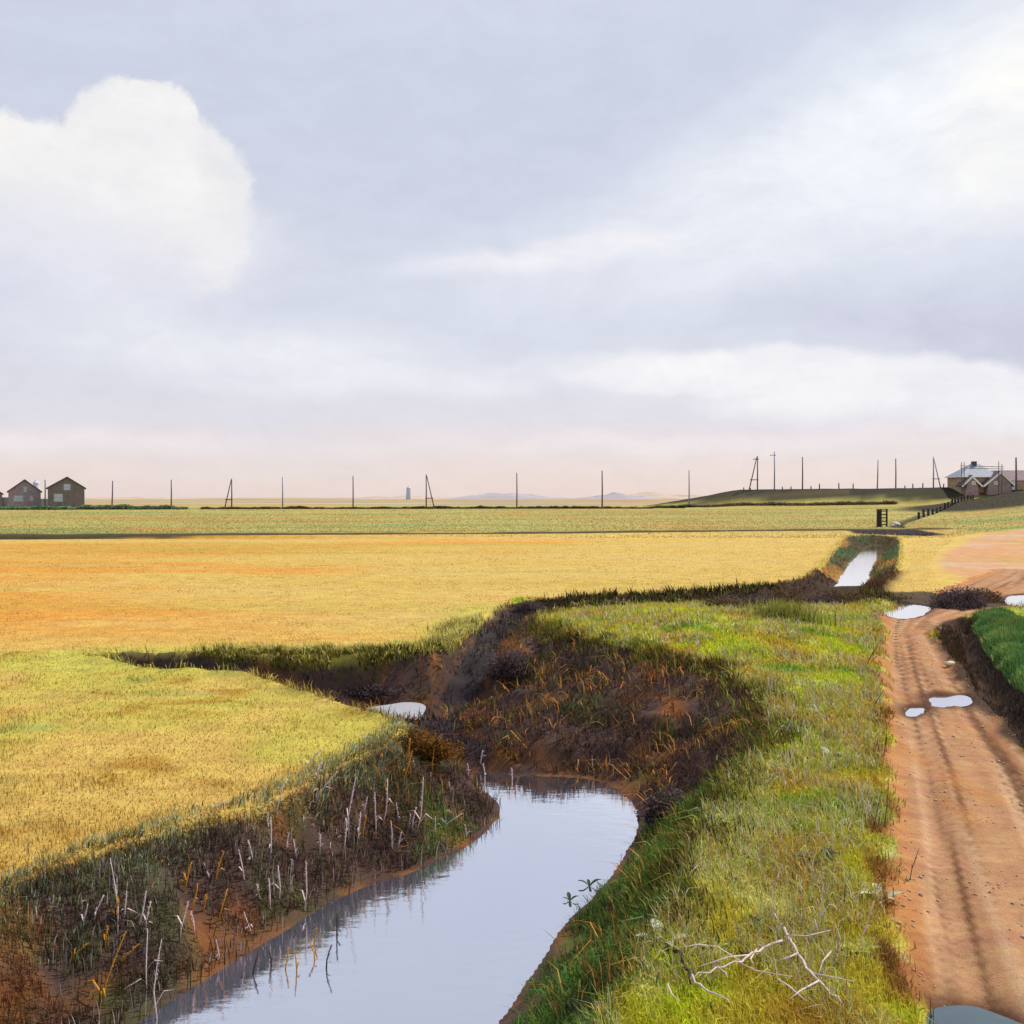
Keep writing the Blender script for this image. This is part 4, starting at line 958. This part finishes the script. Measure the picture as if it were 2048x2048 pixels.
for i, (a_, b_, w_, h_, lb) in enumerate(((1002, 1158, 1.5, .5, 'small black bush on the sharp north-west corner of the headland'), (1260, 1545, 1.0, .5, 'dark wet bush at the pool\'s right-hand corner'), (960, 1275, 1.5, .7, 'blackish bush on the west flank of the headland'), (700, 1315, 1.6, .4, 'dark bush under the far lip beside the small patch of water'), (800, 1430, 1.3, .5, 'rusty brown bush at the tip of the western meadow'))):
    shrub('heather_bush', hit(a_, b_), w_, h_, .9, [dark, dark, dark, dark, lin((120, 84, 40))][i], 4200, lb, 'dark bushes on the creek banks', .035, 50 + i)

# ------------------------------------------------------------------ reeds and dead stalks
M_reed = mat('pale_reed', lin((206, 186, 188)), .9, .2, 12, bump=.2)
M_ochre = mat('ochre_reed', lin((190, 132, 34)), .9, .25, 12, bump=.2)
M_darkst = mat('dark_stalk', lin((60, 54, 50)), .9, .25, 12, bump=.2)
def reed(top, base, m, label, group, thick=1.0, name='reed_stalk'):
    p = hit(*base); Y = p.y
    tx = (top[0] * K - CX) / F * Y; tz = H + (CY - top[1] * K) / F * Y
    T = Vector((tx - p.x, random.uniform(-.1, .1), tz - p.z)); hh = T.length
    t = empty(name, p, 0, label, 'reed', group)
    bend = Vector((random.uniform(-.06, .06) * hh, random.uniform(-.05, .05) * hh, 0)); r = .007 * thick * (Y / 14)
    bm = bmesh.new(); tube(bm, [(0, 0, -.06), T * .35 + bend, T * .7 + bend * .6, T], [r * 1.3, r, r * .85, r * .5], 5); from_bm('stem', bm, m, t, True)
    # feathery head
    bm = bmesh.new(); d = T.normalized()
    for k in range(26):
        s = .5 + .5 * k / 26; q = T * s + bend * (1 - s); an = random.uniform(0, 6.28); o_ = Vector((math.cos(an), math.sin(an), random.uniform(.3, 1.4))) * r * random.uniform(2.0, 4.2)
        w_ = d.cross(o_).normalized() * r * .6
        a = bm.verts.new(q - w_); b = bm.verts.new(q + w_); c_ = bm.verts.new(q + o_ + Vector((0, 0, -r))); bm.faces.new((a, b, c_))
    from_bm('plume', bm, m, t)
    # one or two narrow leaves
    for k in range(random.choice((1, 2))):
        s = random.uniform(.12, .45); q = T * s + bend * .8; an = random.uniform(0, 6.28); L = hh * random.uniform(.25, .45)
        e1 = q + Vector((math.cos(an) * L * .45, math.sin(an) * L * .45, L * .5)); e2 = q + Vector((math.cos(an) * L, math.sin(an) * L, L * .35)); w_ = Vector((-math.sin(an), math.cos(an), 0)) * r * 1.1
        bm = bmesh.new(); v = [bm.verts.new(x) for x in (q - w_, q + w_, e1 + w_, e1 - w_, e2)]; bm.faces.new(v[:4]); bm.faces.new((v[3], v[2], v[4])); from_bm('leaf', bm, m, t)
def z1(a): return (a[0] * 700 / 1932 / 1.06, (a[1] * 700 / 1932 + 1400) / 1.06)
def z2(a): return ((a[0] * 700 / 1932 + 600) / 1.06, (a[1] * 700 / 1932 + 1200) / 1.06)
def z4(a): return ((a[0] * 800 / 1932 + 1000) / 1.06, (a[1] * 800 / 1932 + 1600) / 1.06)
LBL = 'pale pinkish dry reed stalk standing on the dark western creek bank'; GRP = 'pale reeds on the western bank'
for a, b in [((600, 880), (650, 1300)), ((800, 1060), (755, 1260)), ((840, 1100), (800, 1280)), ((800, 1280), (810, 1620)), ((900, 1310), (870, 1760)), ((1035, 1120), (985, 1340)), ((1065, 1150), (1070, 1290)),
             ((1500, 640), (1490, 880)), ((1590, 740), (1580, 850)), ((1620, 770), (1640, 880)), ((1690, 890), (1680, 1160)), ((1540, 900), (1540, 1100)), ((1430, 1000), (1440, 1090)), ((1480, 990), (1490, 1150)),
             ((1610, 880), (1610, 960)), ((480, 1130), (450, 1280)), ((560, 1090), (515, 1220)), ((1180, 1340), (1210, 1450)), ((1920, 650), (1890, 850)), ((1770, 740), (1765, 830)), ((1780, 260), (1650, 410)),
             ((1570, 460), (1520, 620)), ((1780, 340), (1740, 430)), ((1860, 400), (1730, 570)), ((1320, 820), (1350, 990)), ((1380, 760), (1390, 900)), ((1340, 1180), (1400, 1300)), ((700, 1060), (690, 1190)), ((1120, 900), (1160, 990)), ((1240, 560), (1180, 640))]:
    reed(z1(a), z1(b), M_reed, LBL, GRP, 1.25)
for a, b in [((310, 970), (270, 1330)), ((370, 1090), (350, 1180)), ((410, 1060), (420, 1330)), ((480, 990), (450, 1250)), ((530, 1120), (545, 1230)), ((680, 980), (640, 1300)), ((720, 960), (725, 1030)), ((1010, 830), (995, 900)),
             ((1010, 900), (1020, 980)), ((925, 910), (930, 960)), ((1170, 930), (1170, 1000)), ((900, 1180), (780, 1260)), ((910, 1240), (920, 1310)), ((745, 1200), (745, 1290)), ((560, 1280), (540, 1370)), ((610, 1180), (600, 1260)), ((820, 1010), (835, 1080)), ((640, 1150), (620, 1290)), ((330, 1180), (310, 1370)), ((500, 1220), (510, 1370))]:
    reed(z2(a), z2(b), M_reed, LBL, GRP, 1.1)
for a, b in [((1050, 900), (1010, 1060)), ((1080, 1030), (1050, 1160)), ((1240, 830), (1190, 1010)), ((1150, 1060), (1120, 1160)), ((1250, 1050), (1200, 1220)), ((700, 1270), (560, 1680)), ((670, 1080), (650, 1210)),
             ((600, 1240), (580, 1370)), ((780, 1330), (650, 1460)), ((480, 1350), (380, 1440)), ((1590, 1380), (1570, 1490)), ((1635, 1380), (1640, 1500)), ((1745, 1270), (1730, 1350)), ((1700, 1340), (1740, 1440))]:
    reed(z1(a), z1(b), M_ochre, 'ochre yellow reed stalk at the water\'s edge of the western bank', 'ochre reeds on the western bank', 1.4)
for a, b in [((610, 760), (590, 900)), ((620, 830), (560, 1010)), ((740, 830), (730, 960)), ((870, 830), (820, 930)), ((370, 1180), (350, 1330)), ((780, 760), (760, 880))]:
    reed(z2(a), z2(b), M_ochre, 'ochre reed stalk near the meadow tip beside the rusty bush', 'ochre reeds at the meadow tip', 1.2)
for a, b in [((1830, 1350), (1800, 1480)), ((1490, 1380), (1500, 1470)), ((1420, 1400), (1390, 1520)), ((1860, 1180), (1860, 1310))]:
    reed(z1(a), z1(b), M_darkst, 'blackish reed stalk standing in the creek shallows', 'dark reeds in the shallows', 1.5)
for a, b in [((1320, 390), (1300, 650)), ((1330, 520), (1345, 700)), ((1560, 400), (1520, 690)), ((1655, 470), (1610, 570)), ((1810, 490), (1720, 750)), ((1640, 680), (1635, 800)), ((1520, 100), (1520, 230)), ((1400, 80), (1460, 150)), ((1460, 250), (1490, 330))]:
    reed(z4(a), z4(b), M_reed, 'pale pinkish dead stalk standing in the lush grass of the eastern bank', 'dead stalks on the eastern bank', 1.0, 'dead_stalk')
for (a, b) in [((1525, 1300), (1560, 1370)), ((1475, 1440), (1480, 1500)), ((1620, 1480), (1640, 1560)), ((1560, 1290), (1600, 1330)), ((1500, 1340), (1480, 1400)), ((1450, 1275), (1440, 1330)), ((1240, 1170), (1235, 1200)), ((1320, 1180), (1315, 1230))]:
    reed(a, b, M_reed, 'pale stalk in the grass of the headland and upper eastern bank', 'dead stalks on the headland', .9, 'dead_stalk')
# dark arching stalks at the edge of the track
for (a, b) in [((1660, 1215), (1630, 1262)), ((1668, 1300), (1640, 1345)), ((1672, 1370), (1664, 1440)), ((1680, 1460), (1668, 1560)), ((1486, 1368), (1500, 1400)), ((1590, 1660), (1600, 1720)), ((1378, 1630), (1384, 1680)), ((1660, 1500), (1640, 1580)), ((1735, 1600), (1715, 1660))]:
    reed(a, b, M_darkst, 'dark arching grass stalk beside the left edge of the track', 'dark stalks by the track', .8, 'grass_stalk')

# ------------------------------------------------------------------ fallen branch and leaves in the grass
def branch(pts, label, r0=.022, m=M_reed, twigs=()):
    w = [hit(*z4(p)) + Vector((0, 0, .16)) for p in pts]; o0 = w[0].copy(); o0.z -= .1
    t = empty('dead_branch', o0, 0, label, 'branch', 'bleached fallen branches')
    bm = bmesh.new(); q = [p - o0 for p in w]
    if len(q) > 2:
        pass
    fine_ = []
    for a, b in zip(q, q[1:]):
        for s in (0, .33, .66): fine_.append(a.lerp(b, s) + Vector((random.uniform(-.02, .02), random.uniform(-.02, .02), random.uniform(-.01, .03))))
    fine_.append(q[-1])
    tube(bm, fine_, [r0 * (1 - .6 * i / len(fine_)) for i in range(len(fine_))], 6); from_bm('limb', bm, m, t, True)
    for tw in twigs:
        bm = bmesh.new(); q = [hit(*z4(p)) + Vector((0, 0, .18)) - o0 for p in tw]; tube(bm, q, [r0 * .55] * (len(q) - 1) + [r0 * .25], 5); from_bm('twig', bm, m, t, True)
branch([(1380, 700), (1440, 830), (1500, 930), (1580, 1010), (1650, 1070)], 'largest bleached fallen branch in the grass by the bottom of the view', .016, twigs=[[(1380, 740), (1480, 745), (1600, 715)], [(1600, 820), (1560, 870), (1540, 930)], [(1500, 930), (1620, 955), (1710, 975)], [(1440, 830), (1400, 850), (1340, 870)], [(1540, 970), (1450, 1020), (1400, 1060)], [(1340, 960), (1400, 1000), (1480, 1075)]])
branch([(1360, 765), (1240, 810), (1160, 870), (1050, 900), (930, 950)], 'bleached forked branch lying left of the largest one', .013, twigs=[[(1160, 870), (1050, 800), (960, 790), (870, 805)], [(1160, 880), (1240, 920), (1410, 950)], [(1240, 810), (1210, 860), (1230, 900)], [(1050, 900), (1090, 930), (1100, 955)], [(1200, 840), (1110, 850), (960, 900)]])
branch([(930, 950), (980, 1000), (1050, 1040), (1110, 1070)], 'short bleached branch at the very bottom, left of the others', .012, twigs=[[(810, 990), (830, 1040), (865, 1075)]])
branch([(850, 810), (880, 860), (905, 920), (920, 975)], 'short blackened branch crossing the pale one in the grass', .02, M_darkst)

def leaf_plant(px, py, n, L, col, label, group, seed):
    r = random.Random(seed); p = hit(px, py); m = col
    t = empty('weed_plant', p, 0, label, 'weed', group)
    for k in range(n):
        an = 6.28 * k / n + r.uniform(-.3, .3); l = L * r.uniform(.6, 1.1); ww = l * .16; bm = bmesh.new(); pr = None
        for j in range(6):
            s = j / 5; q = Vector((math.cos(an) * l * s * .8, math.sin(an) * l * s * .8, l * (.9 * s - .55 * s * s))); w_ = Vector((-math.sin(an), math.cos(an), 0)) * ww * math.sin(math.pi * (.08 + .9 * s))
            cur = (bm.verts.new(q - w_), bm.verts.new(q + Vector((0, 0, -ww * .25))), bm.verts.new(q + w_))
            if pr: bm.faces.new((pr[0], pr[1], cur[1], cur[0])); bm.faces.new((pr[1], pr[2], cur[2], cur[1]))
            pr = cur
        from_bm('leaf', bm, m, t, True)
M_leafg = mat('weed_leaf', alb((120, 150, 60)), .6, .3, 8); M_leafp = mat('pale_leaf', alb((206, 214, 180)), .6, .15, 8); M_leafd = mat('dark_leaf', alb((58, 70, 44)), .6, .3, 8); M_leafl = mat('lime_leaf', alb((186, 204, 80)), .6, .2, 8)
for i, (px, py, n, L, m, lb) in enumerate([
    (1250, 1785, 4, .42, M_leafp, 'pale silvery leaves above the dark flank of the bank'),
    (1312, 1790, 6, .26, M_leafl, 'lime rosette right of the pale silvery leaves'),
    (1345, 1792, 5, .22, M_leafl, 'second lime rosette, nearer the track'),
    (1075, 1700, 4, .2, M_leafd, 'small leafy plant leaning out over the pool, lower one'),
    (1112, 1672, 4, .22, M_leafd, 'small leafy plant leaning out over the pool, upper one'),
    (1490, 1390, 8, .4, M_leafd, 'dark thistle clump on the upper eastern bank'),
    (1540, 1630, 7, .34, M_leafd, 'dark weed clump halfway along the eastern bank'),
    (1662, 1700, 5, .34, M_leafp, 'whitish withered leaves beside the left edge of the track'),
    (1600, 1560, 6, .26, M_leafp, 'pale weed amid lime grass, mid bank'),
    (1570, 1430, 6, .34, M_leafp, 'pale weed high on the bank near the track'),
    (1390, 1800, 6, .3, M_leafd, 'dark weed beside the second lime rosette'),
    (1440, 1760, 6, .3, M_leafd, 'dark weed above the largest fallen branch'),
    (1350, 1560, 6, .32, M_leafl, 'lime weed near the brow right of the pool corner'),
    (1620, 1800, 6, .26, M_leafl, 'lime weed close to the track near the bottom')]):
    leaf_plant(px, py, n, L, m, lb, 'weeds on the banks', 100 + i)
# lime tuft before the dark ditch bushes
p = hit(1490, 1172)
n = 900; x = p.x + rng.normal(0, .55, n); y = p.y + rng.normal(0, .3, n)
o = blades('grass_tuft', x - p.x, y - p.y, rng.uniform(.25, .8, n), .03 * np.ones(n), vary(np.tile(np.array(alb((186, 186, 92))), (n, 1)), .2), .35, (0, 0), z=height(x, y) - p.z)
o.location = p; tag(o, 'tall lime grass tuft standing in front of the dark bushes by the ditch', 'grass')

# ------------------------------------------------------------------ loose gravel on the track
n = 2600; y = 8 * (36 / 8) ** rng.uniform(0, 1, n); lt_ = rng.beta(1.1, 1.1, n); ya = [p[1] for p in TRACK_L]; xl = np.interp(y, ya, [p[0] for p in TRACK_L]); xr = np.interp(y, [p[1] for p in TRACK_R[::-1]], [p[0] for p in TRACK_R[::-1]])
x = xl + (xr - xl) * (lt_ * 1.1 - .05); k = (vnoise(x * 2.2, y * 1.1, 301) > .4); x, y = x[k], y[k]; n = len(x)
rad = rng.gamma(2., .0045, n) + .004; z = height(x, y); O = np.array([(1, 0, 0), (-1, 0, 0), (0, 1, 0), (0, -1, 0), (0, 0, .7), (0, 0, -.7)], float)
V = np.array([x, y, z + rad * .2]).T[:, None, :] + O[None] * rad[:, None, None] * rng.uniform(.6, 1.4, (n, 6, 1))
fc_ = np.array([(0, 2, 4), (2, 1, 4), (1, 3, 4), (3, 0, 4), (2, 0, 5), (1, 2, 5), (3, 1, 5), (0, 3, 5)]); lp = (np.arange(n)[:, None, None] * 6 + fc_[None]).reshape(-1).astype(np.int32)
me = bpy.data.meshes.new('gravel'); me.vertices.add(6 * n); me.vertices.foreach_set('co', V.ravel()); me.loops.add(len(lp)); me.loops.foreach_set('vertex_index', lp)
me.polygons.add(8 * n); me.polygons.foreach_set('loop_start', np.arange(0, len(lp), 3, dtype=np.int32)); me.update(calc_edges=True)
o = link_mesh('gravel', me, mat('gravel_stone', lin((168, 132, 104)), .9, .35, 14, bump=0, c2=lin((206, 180, 152)))); tag(o, 'loose gravel and clods scattered over the dirt track', 'gravel', kind='stuff')
